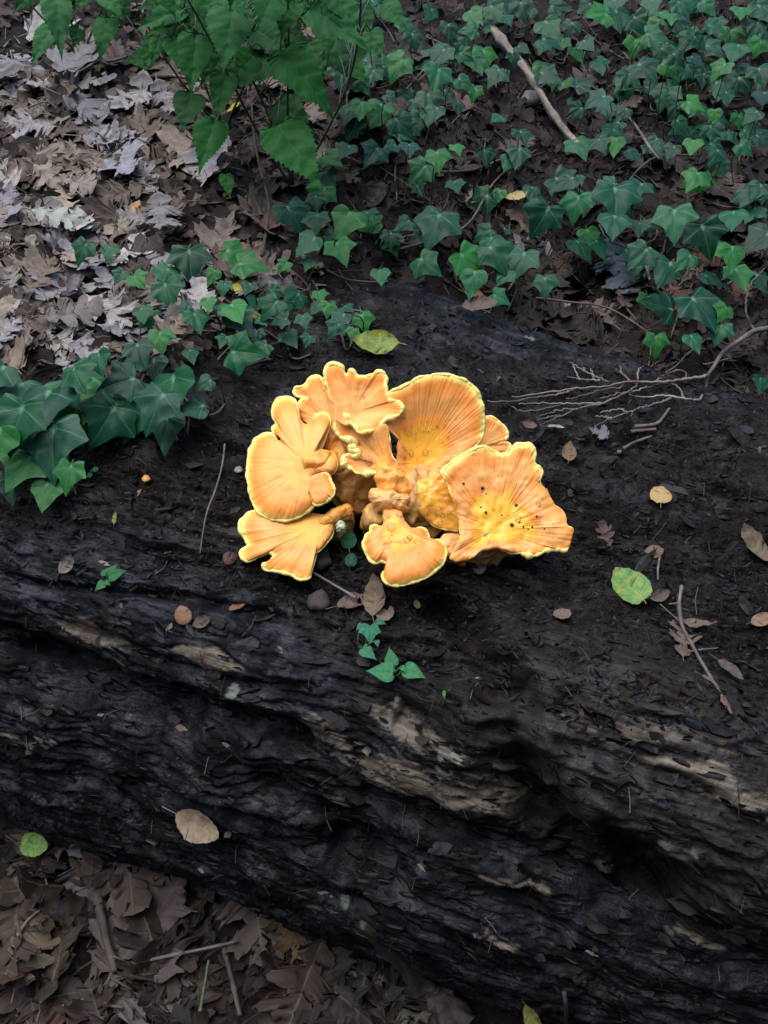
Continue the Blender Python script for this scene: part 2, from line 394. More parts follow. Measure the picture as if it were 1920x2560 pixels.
for px, py, ru, rs_, a in ((820, 1810, .04, .018, .8), (1000, 1925, .09, .018, 1.0), (1130, 1870, .08, .03, .62), (1000, 1790, .07, .02, .5), (1200, 1960, .06, .02, .7), (240, 1590, .05, .02, .7), (230, 1510, .07, .02, .35),
                           (540, 1640, .05, .012, .95), (470, 1650, .03, .012, .4), (60, 1840, .05, .02, .5), (1420, 2000, .06, .012, .4), (1650, 1880, .18, .05, .42), (1850, 1980, .08, .02, 0.47), (1700, 2080, .05, .012, 0.58), (1290, 2180, .05, .008, 0.55),
                           (1700, 2270, .08, .02, 0.35), (1500, 2430, .09, .014, 0.39), (1720, 2330, .05, .01, 0.47), (1250, 2290, .05, .012, .45), (860, 2060, .04, .01, .35), (1800, 2400, .08, .012, 0.39), (1050, 2330, .05, .01, .4),
                           (1100, 690, .05, .012, .3), (1320, 830, .05, .01, .5), (1090, 2030, .05, .012, .6)):
    c = on_log(px, py); pale = np.maximum(pale, a * np.exp(-(((U - c[0]) / ru) ** 2 + ((S - c[1]) / rs_) ** 2)))
pale = np.clip(sst(.42, .56, pale + fz * sst(.03, .5, pale)) + .26 * np.exp(-rr_ ** 2) * (.6 + .8 * fz), 0, 1)
lich = np.zeros(U.shape); fz2 = .5 * fbm(U * 60, S * 80, 3)
for px, py, r in ((1165, 1872, .009), (1120, 1860, .006), (1125, 1910, .010), (125, 1850, .012), (90, 1880, .008), (1000, 1750, .006), (860, 2230, .006), (1685, 2068, .012), (600, 1720, .008), (1330, 800, .008)):
    c = on_log(px, py); lich = np.maximum(lich, np.exp(-(((U - c[0]) / (r * 1.6)) ** 2 + ((S - c[1]) / r) ** 2)))
lich = .5 * sst(.58, .75, lich + fz2 * sst(.05, .4, lich))
nu, ns = U.shape
LF = grid_faces(nu, ns)
fallen_log = empty('fallen_log', (0, .08, 0)); LL = np.array([0, .08, 0])
tag(fallen_log, 'huge wet blackened rotting log lying across the forest floor', 'log')
Vl = LP.reshape(-1, 3); n0 = len(Vl)
ends = [LP[0].mean(0) + [0, 0, -.1], LP[-1].mean(0) + [0, 0, -.1]]
wood = add('wood', mesh('wood', Vl - LL, LF, {'lu': U, 'ls': S, 'pale': pale, 'humus': hum, 'lichen': lich}), M_LOG, fallen_log, Matrix.Translation(Vector(LL)))
for k, row in ((0, LP[0]), (1, LP[-1])):
    V = np.vstack([row, ends[k][None]]); F = [[i, i + 1, ns] if k else [i + 1, i, ns] for i in range(ns - 1)]
    add('end_grain', mesh('end_grain', V - LL, F, {'pale': np.full(ns + 1, .5)}), M_LOG, fallen_log, Matrix.Translation(Vector(LL)))
tag(wood, 'black flaking rotten wood with tan exposed fibres')

# ------------------------------------------------------------------ the ground
def nonuni(a0, a, b, b1, h, grow):
    mid = np.arange(a, b, h); l = [a]; s = h
    while l[-1] > a0: s *= grow; l.append(l[-1] - s)
    r = [mid[-1]]; s = h
    while r[-1] < b1: s *= grow; r.append(r[-1] + s)
    return np.concatenate([l[:0:-1], mid, r[1:]])
gx = nonuni(-60, -1.1, 1.2, 60, .008, 1.14); gy = nonuni(-60, -.62, 2.0, 60, .008, 1.14)
def ground_z(x, y):
    dx, dy = x - ORG[0], y - ORG[1]; u = dx * A2[0] + dy * A2[1]; v = dx * B2[0] + dy * B2[1]
    vb = np.interp(u, [-2, -.55, -.40, -.24, -.14, -.05, 3], [-.16, -.13, -.03, .10, .24, .36, .36])
    zl = .515 + .05 * np.clip(v - vb, 0, 4) ; zr = .385 + .15 * np.clip(v - .30, 0, 1.4)
    zb = zl + (zr - zl) * sst(-.32, .12, u)
    t = sst(-.10, .03, v - vb)
    z = zb * t + (1 - t) * (.0 + .02 * np.clip(-v - .4, 0, 1))
    k = np.exp(-((x) ** 2 + (y - .5) ** 2) / 40)
    z = z + 7.5 * sst(1.0, 5.0, -y) + 3.0 * sst(2.6, 9, np.abs(x)) + 2.5 * sst(3, 12, y)   # banks added out of view; the one behind the camera blocks low skylight
    return z + (.018 * fbm(x * 3.1, y * 3.1, 4) + .010 * fbm(x * 14, y * 14 + 5, 3)) * (.3 + .7 * k)
X, Y = np.meshgrid(gx, gy, indexing='ij'); Z = ground_z(X, Y) + .006 * fbm(X * 48, Y * 48, 3, .6) * (np.hypot(X, Y) < 3)
ground = add('ground', mesh('ground', np.stack([X, Y, Z], -1).reshape(-1, 3), grid_faces(len(gx), len(gy))[:, ::-1]), M_GROUND)
tag(ground, 'dark damp forest soil', None, None, 'structure')

# ray targets: log at half resolution and the ground
def bvh(V, F): return BVHTree.FromPolygons(V.tolist(), F.tolist())
lsub = LP[::3, ::3]; B_LOG = bvh(lsub.reshape(-1, 3), grid_faces(*lsub.shape[:2]))
gi = np.where((gx > -2.2) & (gx < 2.2))[0]; gj = np.where((gy > -1.4) & (gy < 3.5))[0]
gsub = np.stack([X, Y, Z], -1)[gi[0]:gi[-1] + 1, gj[0]:gj[-1] + 1]; B_GR = bvh(gsub.reshape(-1, 3), grid_faces(*gsub.shape[:2])[:, ::-1])
def hit(px, py, only=None):
    o = Vector(CAM); d = Vector(ray(px, py)).normalized(); best = None
    for nm, b in (('log', B_LOG), ('ground', B_GR)):
        if only and nm != only: continue
        p, n, i, dist = b.ray_cast(o, d)
        if p is not None and (best is None or dist < best[2]):
            if n.dot(d) > 0: n = -n
            best = (p, n, dist, nm)
    return best
def drop(x, y, top=2.0):
    best = None
    for nm, b in (('log', B_LOG), ('ground', B_GR)):
        p, n, i, dist = b.ray_cast(Vector((x, y, top)), Vector((0, 0, -1)))
        if p is not None and (best is None or p.z > best[0].z):
            best = (p, n if n.z > 0 else -n, nm)
    return best
def in_poly(p, poly):
    x, y = p; c = False; n = len(poly)
    for i in range(n):
        (x0, y0), (x1, y1) = poly[i], poly[i - 1]
        if (y0 > y) != (y1 > y) and x < (x1 - x0) * (y - y0) / (y1 - y0) + x0: c = not c
    return c
def sample_poly(poly, n, rng):
    a = np.array(poly); out = []
    while len(out) < n:
        p = rng.uniform(a.min(0), a.max(0))
        if in_poly(p, poly): out.append(p)
    return out
def frame(pos, normal, along, scale=1.0, sx=1.0):
    n = Vector(normal).normalized(); a = Vector(along); a = (a - n * a.dot(n)).normalized(); x = a.cross(n)
    M = Matrix((x * sx, a, n)).transposed().to_4x4() @ Matrix.Scale(scale, 4)
    M.translation = Vector(pos); return M
# ------------------------------------------------------------------ leaf shapes
def leaf_mesh(name, half, inner, cols, vrows, zf, petiole=.0, asym=.08, seed=0, pet_r=.012, vtaper=.3, jag=0.0, vamt=.8):
    rng = np.random.default_rng(seed); half = np.asarray(half, float); n = len(half)
    V, F, A = [], [], []; off = 0; cols = np.asarray(cols)
    for side in (1, -1):
        h = half.copy(); h[1:-1] += rng.normal(0, jag, (n - 2, 2)); h[:, 0] *= 1 + rng.uniform(-asym, asym)
        inn = np.stack([np.zeros(n), inner], 1)
        G = inn[:, None] + (h - inn)[:, None] * cols[None, :, None]; G[..., 0] *= side
        z = zf(G[..., 0], G[..., 1])
        V.append(np.dstack([G, z[..., None]]).reshape(-1, 3))
        a = np.zeros((n, len(cols))); a[:, 0] = 1
        a[vrows] = np.maximum(a[vrows], (1 - (1 - vtaper) * cols)[None, :] * vamt); A.append(a.ravel())
        g = grid_faces(n, len(cols)); F += ((g if side > 0 else g[:, ::-1]) + off).tolist(); off += n * len(cols)
    if petiole:
        t = np.linspace(0, 1, 5); z0 = float(zf(np.array(0.), np.array(0.)))
        v, f = tube(np.stack([.02 * t, .03 - t * petiole, z0 - .004 - .10 * petiole * t ** 2], 1), pet_r, 4)
        V.append(v); F += [[i + off for i in q] for q in f]; A.append(np.ones(len(v))); off += len(v)
    return mesh(name, np.vstack(V), F, {'vein': np.concatenate(A)})
def dens(pts, n): # denser polyline, keeping corners sharp
    P = np.asarray(pts, float); L = np.concatenate([[0], np.cumsum(np.linalg.norm(np.diff(P, axis=0), axis=1))])
    s = np.unique(np.concatenate([L, np.linspace(0, L[-1], n)])); return np.stack([np.interp(s, L, P[:, j]) for j in (0, 1)], 1)
OAK = [(0, 0), (.03, .08), (.15, .15), (.21, .24), (.10, .26), (.07, .33), (.20, .38), (.35, .50), (.29, .52), (.33, .60), (.22, .56), (.11, .56), (.09, .62), (.22, .69), (.33, .83), (.25, .80), (.22, .87), (.13, .78), (.08, .80), (.10, .87), (.15, .96), (.06, .94), (0, 1.0)]
OAK_W = [(0, 0), (.04, .10), (.13, .16), (.17, .22), (.15, .27), (.07, .30), (.08, .35), (.20, .40), (.28, .48), (.27, .55), (.20, .55), (.10, .54), (.11, .60), (.22, .66), (.27, .74), (.24, .80), (.14, .77), (.11, .82), (.14, .90), (.10, .98), (0, 1.0)]
MAPLE = [(0, .02), (.12, -.04), (.30, .0), (.24, .08), (.40, .16), (.52, .36), (.40, .36), (.42, .46), (.24, .42), (.14, .46), (.20, .62), (.28, .74), (.17, .72), (.14, .80), (.08, .82), (0, 1.0)]
OVAL = [(0, 0), (.07, .04), (.18, .14), (.26, .28), (.30, .44), (.29, .58), (.24, .73), (.15, .87), (.06, .96), (0, 1.0)]
ROUND = [(0, .02), (.14, .0), (.30, .08), (.41, .24), (.44, .42), (.40, .62), (.29, .80), (.13, .94), (0, 1.0)]
HEART = [(0, .04), (.10, -.02), (.22, -.02), (.31, .06), (.355, .17), (.35, .30), (.30, .44), (.22, .58), (.14, .71), (.075, .83), (.03, .94), (0, 1.06)]
IVY5 = [(0, .0), (.08, -.07), (.22, -.14), (.38, -.15), (.42, -.05), (.43, .04), (.48, .14), (.56, .27), (.59, .36), (.48, .40), (.38, .45), (.30, .51), (.25, .59), (.17, .73), (.08, .88), (0, 1.0)]
IVY3 = [(0, .02), (.10, -.05), (.28, -.08), (.42, .0), (.49, .13), (.51, .28), (.43, .37), (.35, .45), (.28, .56), (.18, .72), (.08, .88), (0, 1.0)]
def zcurl(k1, k2, k3, seed, tw=0.0, wr=.03, fr=5):
    return lambda x, y: k1 * np.abs(x) + k2 * x * x + k3 * (y - .45) ** 2 + tw * x * (y - .4) + wr * pn(x * fr + seed * 3.3, y * fr + seed) + .4 * wr * pn(x * 14 + seed, y * 14)
def pinnate(name, pts, n, cols, curl, pet, seed, slant=.55, every=5, serr=0.0, jag=0.0, asym=.08):
    H = dens(pts, n)
    if serr:
        H = crom(np.asarray(pts, float), n); H[0] = pts[0]; H[-1] = pts[-1]
        k = np.arange(n); s = np.where(k % 2 == 1, serr, 0.0); s[0] = s[-1] = 0; s *= sst(0, .15, np.abs(H[:, 0]) + .02)
        H[:, 0] += s; H[:, 1] += s * .9
    inner = np.clip(np.maximum.accumulate(H[:, 1] - slant * H[:, 0]), 0, 1.0); inner[-1] = H[-1, 1]
    rows0 = [i for i in range(3, len(H) - 2) if i % every == 0]; H2, I2, rows = [], [], []
    for i in range(len(H)):
        if i in rows0: H2.append(H[i] + .2 * (H[i - 1] - H[i])); I2.append(inner[i] + .2 * (inner[i - 1] - inner[i])); rows.append(len(H2))
        H2.append(H[i]); I2.append(inner[i])
        if i in rows0: H2.append(H[i] + .2 * (H[i + 1] - H[i])); I2.append(inner[i] + .2 * (inner[i + 1] - inner[i]))
    H = np.array(H2); inner = np.array(I2)
    return leaf_mesh(name, H, inner, cols, rows, curl, pet, asym, seed, jag=jag, vamt=.6)
C4 = [0, .06, .38, .7, 1.0]
OAKS = [pinnate('oak_leaf', (OAK, OAK_W, OAK, MAPLE, OAK_W, OAK)[k], 26, C4, zcurl((.06, -.12, .16, .03, .14, -.06)[k], (.25, .7, -.45, .5, -.5, .8)[k], (.12, -.25, .3, .18, .4, -.15)[k], k + 1, (.15, -.3, .4, .1, -.45, .25)[k], .055, 4.5), (.28, .16, .10, .22, .14, .2)[k], k, .6, 6, 0, .010, .2) for k in range(6)]
OVALS = [pinnate('oval_leaf', (OVAL, OVAL, ROUND, ROUND)[k], 14, C4, zcurl((.12, -.2, .12, -.05)[k], (.8, 1.2, -.5, .5)[k], (.2, .5, -.3, .25)[k], k + 9, (.2, .5, -.4, .1)[k], .045, 5), (.35, .2, .3, .12)[k], 20 + k, .5, 3, 0, .006, .12) for k in range(4)]
WEEDS = [pinnate('heart_leaf', HEART, 42, C4, zcurl(.20, -.40, (-.22, -.10, -.35)[k], k + 30, (.1, -.2, .2)[k], .030, 7), 0, 40 + k, .5, 6, .030, 0, .07) for k in range(3)]
def palmate(name, pts, tips, curl, seed):
    P = np.asarray(pts, float); ex = []
    for i, p in enumerate(P):
        if i in tips or i == len(P) - 1:
            if i > 0: ex.append(p + .22 * (P[i - 1] - p))
            ex.append(p)
            if i < len(P) - 1: ex.append(p + .22 * (P[i + 1] - p))
        else: ex.append(p)
    H = crom(np.array(ex), 44); H[0] = P[0]; H[-1] = P[-1]; rows = [int(np.argmin(np.hypot(*(H - P[t]).T))) for t in tips] + [len(H) - 1]
    inner = np.linspace(0, .10, len(H)); return leaf_mesh(name, H, inner, [0, .15, .35, .55, .78, 1.0], rows, curl, 0, .12, seed, vtaper=.15, jag=.003)
def icurl(k1, k3, seed): return lambda x, y: k1 * np.abs(x) - .28 * x * x - k3 * np.clip(y - .1, 0, 2) ** 2 + .045 * pn(x * 4 + seed, y * 4 - seed) + .010 * np.cos(np.arctan2(np.abs(x), y + .02) * 5.2) * np.hypot(x, y)
IVYS = [palmate('ivy_leaf', (IVY5, IVY3, IVY5, IVY3, IVY5)[k], ((3, 8), (5,), (3, 8), (5,), (3, 8))[k], icurl((.14, .10, .05, .16, .2)[k], (.25, .15, .3, .1, .35)[k], k * 2.1), 60 + k) for k in range(5)]

# ------------------------------------------------------------------ fungus
def c1(X, Y): return 560 + X * .55455, 880 + Y * .55455
ZLOG = .505
def lift(px, py, h):
    d = ray(px, py); t = (ZLOG + h - CAM[2]) / d[..., 2]; return CAM + d * t[..., None]
def cap(parent, pts, cen, h, nrm, bowl=.0, ruffle=.0, wet=0.0, rim=.0020, rimb=.6, frill=2.5, seed=0, th=.010, name='cap', rings=34, droop=.003, na=260, mat_=None, ribs=.0009, rimname='rim', lumps=0.0, cone=0.0):
    """a bracket: outline and centre in photo pixels, lying on its own tilted plane, with thickness and a rolled rim"""
    P = np.array([(*c1(p[0], p[1]), p[2] if len(p) > 2 else 1.0) for p in pts]); C = np.array(c1(*cen))
    O = crom(P, na, True); flag = np.clip(O[:, 2], 0, 2); O = O[:, :2]
    out = O - O.mean(0); T = np.roll(O, -1, 0) - np.roll(O, 1, 0); nn = np.stack([T[:, 1], -T[:, 0]], 1); nn /= np.linalg.norm(nn, axis=1)[:, None] + 1e-9
    if ((nn * out).sum(1)).mean() < 0: nn = -nn
    s = np.arange(na) / na * 2 * math.pi; arc = np.linalg.norm(T, axis=1).sum() / 2
    lump = fbm(np.cos(s) * arc / 190 + seed, np.sin(s) * arc / 190 - seed, 3, .55)
    O = O + nn * (.65 * frill * lump)[:, None]
    n = np.array(nrm, float); n /= np.linalg.norm(n); Pc = lift(C[0], C[1], h)
    r = np.concatenate([np.linspace(0, .9, rings - 8), np.linspace(.92, 1, 8)]); R, TH = np.meshgrid(r, s, indexing='ij')
    G = C + (O - C)[None] * R[..., None]
    wv = fbm(np.cos(TH) * 2.2 + seed * 1.3, np.sin(TH) * 2.2 + seed, 2); rb = .4 * pn(np.cos(TH) * 17 + seed, np.sin(TH) * 17 + R * .7) + .35 * pn(np.cos(TH) * 38 + seed, np.sin(TH) * 38)
    px_m = 2100.0
    H = .8 * bowl * R ** 2 + cone * R + .34 * ruffle * wv * R ** 2.5 - droop * R ** 10 + ribs * rb * sst(.2, .5, R) + .0007 * fbm(G[..., 0] / 34 + seed, G[..., 1] / 34, 3) + lumps * fbm(G[..., 0] / 60 + seed, G[..., 1] / 60, 3)
    d = ray(G[..., 0], G[..., 1])
    tt = ((Pc - CAM) @ n + H) / (d @ n); top = CAM + d * tt[..., None]
    thick = (th * (1 - R ** 2) + .0032)
    bot = top - n * thick[..., None]; bot[-1] = top[-1] - n * .0030
    bot[-1] = bot[-1] * .985 + .015 * top[0]
    V = np.vstack([top.reshape(-1, 3), bot.reshape(-1, 3)]); g = grid_faces(len(r), na, True); k = len(r) * na
    F = np.vstack([g, g[:, ::-1] + k]); e = (len(r) - 1) * na + np.arange(na); e2 = (len(r) - 1) * na + (np.arange(na) + 1) % na
    F = np.vstack([F, np.stack([e, e2, e2 + k, e + k], 1)])
    # orient outwards
    a, b_, c_ = V[F[na * 8 + 3, 0]], V[F[na * 8 + 3, 1]], V[F[na * 8 + 3, 2]]
    if np.cross(b_ - a, c_ - a) @ n < 0: F = F[:, ::-1]
    ang = np.concatenate([TH.ravel(), TH.ravel()]); rad = np.concatenate([R.ravel(), R.ravel()])
    fl = np.broadcast_to(flag, R.shape); rad2 = np.concatenate([(R * (.80 + .20 * np.clip(fl, 0, 1))).ravel()] * 2)
    und = np.concatenate([np.zeros(k), np.ones(k)])
    Lp = np.array(parent_loc(parent))
    m = mat_ or M_FUNGUS
    o = add(name, mesh(name, V - Lp, F, {'rad': rad2, 'ca': np.cos(ang) + seed, 'sa': np.sin(ang), 'wet': np.full(2 * k, wet) * (1 - .5 * sst(.6, .95, rad)), 'under': und}), m, parent, Matrix.Translation(Vector(Lp)))
    if rim > 0:
        E = top[-1] - n * .0012
        rr = rim * (1 + rimb * fbm(np.cos(s) * arc / 200 + seed, np.sin(s) * arc / 200, 3, .55)) * (.12 + .88 * flag)
        T3 = np.roll(E, -1, 0) - np.roll(E, 1, 0); T3 /= np.linalg.norm(T3, axis=1)[:, None] + 1e-9
        a3 = np.cross(T3, n); a3 /= np.linalg.norm(a3, axis=1)[:, None] + 1e-9; ph = np.arange(8) / 8 * 2 * math.pi
        tv = E[:, None] + rr[:, None, None] * (np.cos(ph)[None, :, None] * a3[:, None] + np.sin(ph)[None, :, None] * n)
        f = grid_faces(na, 8, True); last = np.stack([(na - 1) * 8 + np.arange(8), (na - 1) * 8 + (np.arange(8) + 1) % 8, (np.arange(8) + 1) % 8, np.arange(8)], 1)
        me = mesh(rimname, tv.reshape(-1, 3) - Lp, np.vstack([f, last]))
        ro = bpy.data.objects.new(rimname, me); me.materials.append(M_RIM); ro.parent = o; col.objects.link(ro)
    o['_n'] = n.tolist()
    CAPS.append((o, top, n))
    return o
CAPS = []
FL = Vector((.03, .05, .48))
fungus = tag(empty('shelf_fungus', FL), 'large orange and peach shelf fungus with yellow frilled rims on the black log', 'fungus')
K_L = Vector(lift(*map(np.array, c1(500, 800)), 0)); K_L.z = .49
fungus2 = tag(empty('shelf_fungus', K_L), 'small orange bracket fungus with torn white base beneath the fan of the large fungus', 'fungus')

cap_A = cap(fungus, [(505, 478, 0), (455, 462, 0), (428, 440, .1), (424, 405, .2), (432, 375), (455, 352), (474, 330), (477, 298), (462, 275), (436, 270), (412, 285), (392, 312, .3), (362, 322, .2), (338, 296, .3), (330, 262), (322, 225), (298, 204), (262, 202), (232, 218), (220, 252), (222, 290), (236, 318), (222, 332), (218, 352), (236, 368), (262, 364), (264, 378, .3), (240, 412), (230, 388), (205, 368), (165, 374), (132, 402), (112, 450), (103, 515), (107, 580), (118, 645), (140, 700), (180, 738), (230, 755), (280, 757), (335, 742), (378, 715), (402, 690), (408, 660, .4), (395, 625, 0), (400, 590, 0), (425, 555, 0), (470, 552, 0), (505, 530, 0)], (372, 505), .062, (-.30, -.30, .9), -.012, .008, .25, seed=1, ribs=.0014, droop=.006, th=.013)
tag(cap_A, 'broad left fan with two rounded lobes on top')
cap_A2 = cap(fungus, [(384, 570, 0), (405, 556, .2), (440, 546, .3), (470, 556), (482, 585), (492, 605), (494, 635), (478, 660), (448, 682), (415, 688), (398, 668, .2), (380, 630, 0), (378, 595, 0)], (395, 590), .058, (.1, -.45, .9), 0, .006, 0, seed=2, na=140, rings=22)
cap_B = cap(fungus, [(455, 160), (440, 120), (415, 105), (388, 114), (372, 138), (350, 155), (325, 158), (314, 176), (330, 196), (362, 205), (378, 214), (352, 218), (336, 236), (333, 262), (345, 300, .2), (385, 325, 0), (425, 345, 0), (470, 350, 0), (505, 330, 0), (520, 260, 0), (495, 190, 0), (474, 170, .2)], (492, 325), .052, (-.25, -.45, .86), .012, .008, .1, seed=3, na=180)
cap_C = cap(fungus, [(457, 130), (452, 98), (468, 66), (500, 53), (528, 64), (542, 92), (560, 96), (573, 82), (590, 98), (630, 106), (665, 104), (690, 89), (716, 92), (732, 115), (728, 150), (738, 190), (752, 218), (785, 218), (806, 244), (798, 272), (765, 292), (730, 305), (705, 328), (668, 352), (632, 362), (606, 358), (590, 335), (566, 318, .5), (545, 330, .2), (520, 318, 0), (506, 290, 0), (494, 240, .0), (476, 190, .3), (466, 160)], (575, 278), .088, (-.05, -.42, .90), .020, .010, .0, rim=.0026, seed=4, frill=3.5, droop=.005)
cap_D = cap(fungus, [(505, 330), (512, 298), (540, 284), (566, 300), (578, 330, .7), (600, 345, 0), (650, 345, 0), (700, 335, 0), (735, 330, 0), (748, 400, .0), (752, 450, 0), (778, 510, 0), (775, 570, 0), (720, 560, 0), (685, 542, .3), (640, 552), (600, 546), (572, 528), (545, 505), (538, 475), (560, 462), (594, 468), (600, 450), (575, 438), (592, 412), (566, 396), (530, 384), (506, 362)], (735, 520), .060, (-.32, -.55, .78), .016, .008, .35, rim=.0036, rimb=.9, frill=5, seed=5, droop=.003)
cap_E = cap(fungus, [(735, 240, .3), (742, 188), (790, 165), (840, 140), (880, 116), (930, 106), (985, 102), (1040, 110), (1095, 134), (1138, 172), (1160, 222), (1172, 290), (1172, 340), (1158, 390), (1130, 430), (1095, 458), (1050, 478), (1018, 500), (988, 535), (970, 556, .2), (930, 575, 0), (880, 585, 0), (830, 575, 0), (790, 530, 0), (778, 480, 0), (782, 430, .2), (786, 392, .2), (760, 362, .2), (735, 335, .2), (728, 290, .0)], (868, 500), .045, (.02, -.72, .69), .022, .006, .9, seed=6, droop=.007, ribs=.0012, frill=2.5, th=.014)
tag(cap_E, 'big upright fan beaded with water drops')
cap_F = cap(fungus, [(1150, 330, 0), (1178, 296), (1205, 292), (1236, 310), (1262, 340), (1278, 366), (1272, 390), (1246, 398), (1238, 408), (1262, 406), (1284, 412), (1288, 432), (1266, 446), (1232, 452), (1200, 450, .2), (1160, 440, 0), (1140, 400, 0)], (1155, 425), .040, (.2, -.5, .84), .008, .004, .0, seed=7, na=140, rings=24)
cap_G = cap(fungus, [(985, 545), (1012, 510), (1045, 480), (1090, 455), (1140, 435), (1180, 426), (1210, 442), (1245, 458), (1288, 448), (1312, 424), (1345, 413), (1388, 414), (1400, 440), (1398, 500), (1418, 516), (1436, 535), (1426, 570), (1430, 596, .4), (1465, 640, .1), (1488, 685, .1), (1520, 705, .3), (1542, 740, .1), (1548, 780, .2), (1574, 800, .3), (1568, 850, .1), (1540, 896, .8), (1500, 886, 1.6), (1460, 892, 1.8), (1410, 914, 1.8), (1375, 912, 2), (1335, 905, 1.2), (1285, 905, .3), (1240, 888, 0), (1195, 890, 0), (1150, 905, 0), (1115, 930, 0), (1060, 945, 0), (1018, 930, 0), (1040, 890, 0), (1062, 840, 0), (1058, 760, 0), (1050, 700, .1), (1030, 650, .4), (1010, 595, .5)], (1215, 800), .045, (.10, -.50, .86), .010, .010, 1.0, lumps=.0025, seed=8, droop=.005, na=320, frill=3.5, th=.016, ribs=.0014, rings=40)
tag(cap_G, 'wide right bracket with wet golden centre and ragged lower edge')
cap_H = cap(fungus, [(842, 600, 0), (890, 575, 0), (945, 560, 0), (985, 550, 0), (1010, 600, 0), (1040, 670, 0), (1060, 730, 0), (1085, 770, .2), (1062, 800, .5), (1010, 800, .6), (965, 792, .6), (925, 765, .4), (890, 735, .2), (850, 700, 0), (832, 650, 0)], (920, 640), .050, (-.10, -.62, .78), -.004, .006, 1.0, seed=9, na=160, lumps=.003, th=.018, rings=30, mat_=M_GOLD, ribs=0)
cap_I = cap(fungus, [(650, 655, 0), (662, 628, 0), (690, 612, 0), (722, 622, 0), (748, 614, 0), (790, 634, 0), (822, 640, 0), (838, 668, 0), (828, 690, 0), (836, 712, 0), (800, 722, 0), (772, 712, 0), (745, 728, 0), (715, 716, 0), (690, 722, 0), (672, 700, 0)], (740, 665), .060, (-.05, -.5, .86), -.012, .012, .2, seed=10, na=160, mat_=M_BEIGE, rim=0, name='knob', frill=9, lumps=.007, th=.024, rings=26, droop=.006)
cap_J = cap(fungus, [(722, 705, 0), (760, 695, 0), (800, 712, 0), (815, 760, 0), (838, 785, .1), (850, 815, .4), (876, 796), (905, 800), (924, 828), (918, 856), (945, 852), (975, 856), (1000, 885), (996, 930), (970, 968), (925, 1005), (870, 1032), (805, 1050), (745, 1046), (718, 1022), (716, 996), (738, 982), (738, 962, .5), (710, 940), (682, 948), (655, 930), (636, 895), (628, 860), (640, 828), (662, 812), (660, 790), (685, 780), (706, 796, .4), (718, 770, 0), (716, 735, 0)], (775, 790), .048, (.02, -.30, .95), -.006, .008, .85, seed=11, ribs=.0013, droop=.006, na=260, frill=3)
tag(cap_J, 'low fan shaped bracket pointing down the log')
cap_K = cap(fungus2, [(500, 745, 0), (495, 800, 0), (478, 840, .5), (440, 888, .6), (402, 908, .7), (372, 926), (394, 944), (384, 975), (386, 1012), (352, 1026), (325, 1018), (292, 1000), (240, 988), (190, 982), (176, 958), (200, 945), (228, 925), (205, 902), (165, 908), (135, 930), (100, 940), (74, 918), (78, 888), (112, 868), (92, 838), (70, 800), (76, 760), (105, 728), (140, 714), (180, 725, .4), (260, 735, .1), (350, 725, 0), (430, 730, 0)], (440, 775), .022, (-.15, -.32, .93), -.003, .009, .65, seed=12, frill=4, droop=.004, ribs=.0012)

CORE = {}
def stalk(parent, pts, name, m, sides=30, n=60, bump=.18, seed=0):
    """pts: crop x, y, height above the log, radius"""
    q = np.array([(*lift(*map(np.array, c1(a, b)), h), r) for a, b, h, r in pts])
    L = crom(np.c_[q[:, :3], q[:, 3]], n); Lp = np.array(parent_loc(parent))
    V, F = tube(L[:, :3], L[:, 3] * .82, sides, bump, seed)
    G = np.repeat(L[:, :3], sides, 0); D_ = V - G; a = (fbm(V[:, 0] * 55 + seed, V[:, 1] * 55, 4, .55) + fbm(V[:, 1] * 55 + seed, V[:, 2] * 55, 4, .55) + fbm(V[:, 2] * 55 + seed, V[:, 0] * 55, 4, .55)) * .6
    V = G + D_ * (1 + .32 * a)[:, None]
    if name in ('stalk', 'stalk_base'): CORE.setdefault((parent.name, name, m.name), []).append((V, F)); return
    return add(name, mesh(name, V - Lp, F), m, parent, Matrix.Translation(Vector(Lp)))
stalk(fungus, [(352, 505, .060, .010), (420, 500, .056, .016), (470, 498, .045, .016), (520, 480, .040, .016), (560, 450, .045, .014)], 'stalk', M_STALK, seed=1)
stalk(fungus, [(480, 350, .05, .012), (475, 390, .045, .018), (500, 430, .034, .018), (535, 470, .03, .018), (555, 540, .02, .020)], 'stalk', M_STALK, seed=2)
stalk(fungus, [(530, 500, .035, .022), (540, 560, .018, .026), (570, 610, .004, .028), (590, 640, -.03, .034)], 'stalk_base', M_STALK_PALE, seed=3)
stalk(fungus, [(620, 540, .03, .012), (630, 580, .012, .022), (640, 630, -.01, .026), (650, 660, -.04, .028)], 'stalk_base', M_STALK_PALE, seed=4)
stalk(fungus, [(715, 505, .060, .012), (730, 550, .054, .020), (770, 590, .047, .022), (820, 610, .038, .020), (870, 590, .030, .016)], 'stalk', M_STALK, seed=5)
stalk(fungus, [(800, 640, .046, .022), (850, 660, .02, .045), (900, 680, -.02, .055)], 'stalk_base', M_STALK_PALE, seed=6)
stalk(fungus, [(680, 720, .036, .012), (675, 735, .028, .016), (690, 760, .004, .020), (700, 770, -.03, .022)], 'stalk_base', M_STALK_PALE, seed=8)
stalk(fungus, [(1150, 430, .036, .012), (1120, 470, .022, .02), (1080, 520, .01, .03)], 'stalk', M_STALK, seed=9)
stalk(fungus, [(1190, 760, .030, .03), (1180, 820, .014, .04), (1150, 850, -.02, .045)], 'stalk_base', M_STALK_PALE, seed=10)
stalk(fungus, [(1000, 850, .012, .010), (1015, 862, .014, .015), (1040, 880, .008, .018), (1060, 890, -.01, .02)], 'stalk_base', M_BEIGE, seed=11)
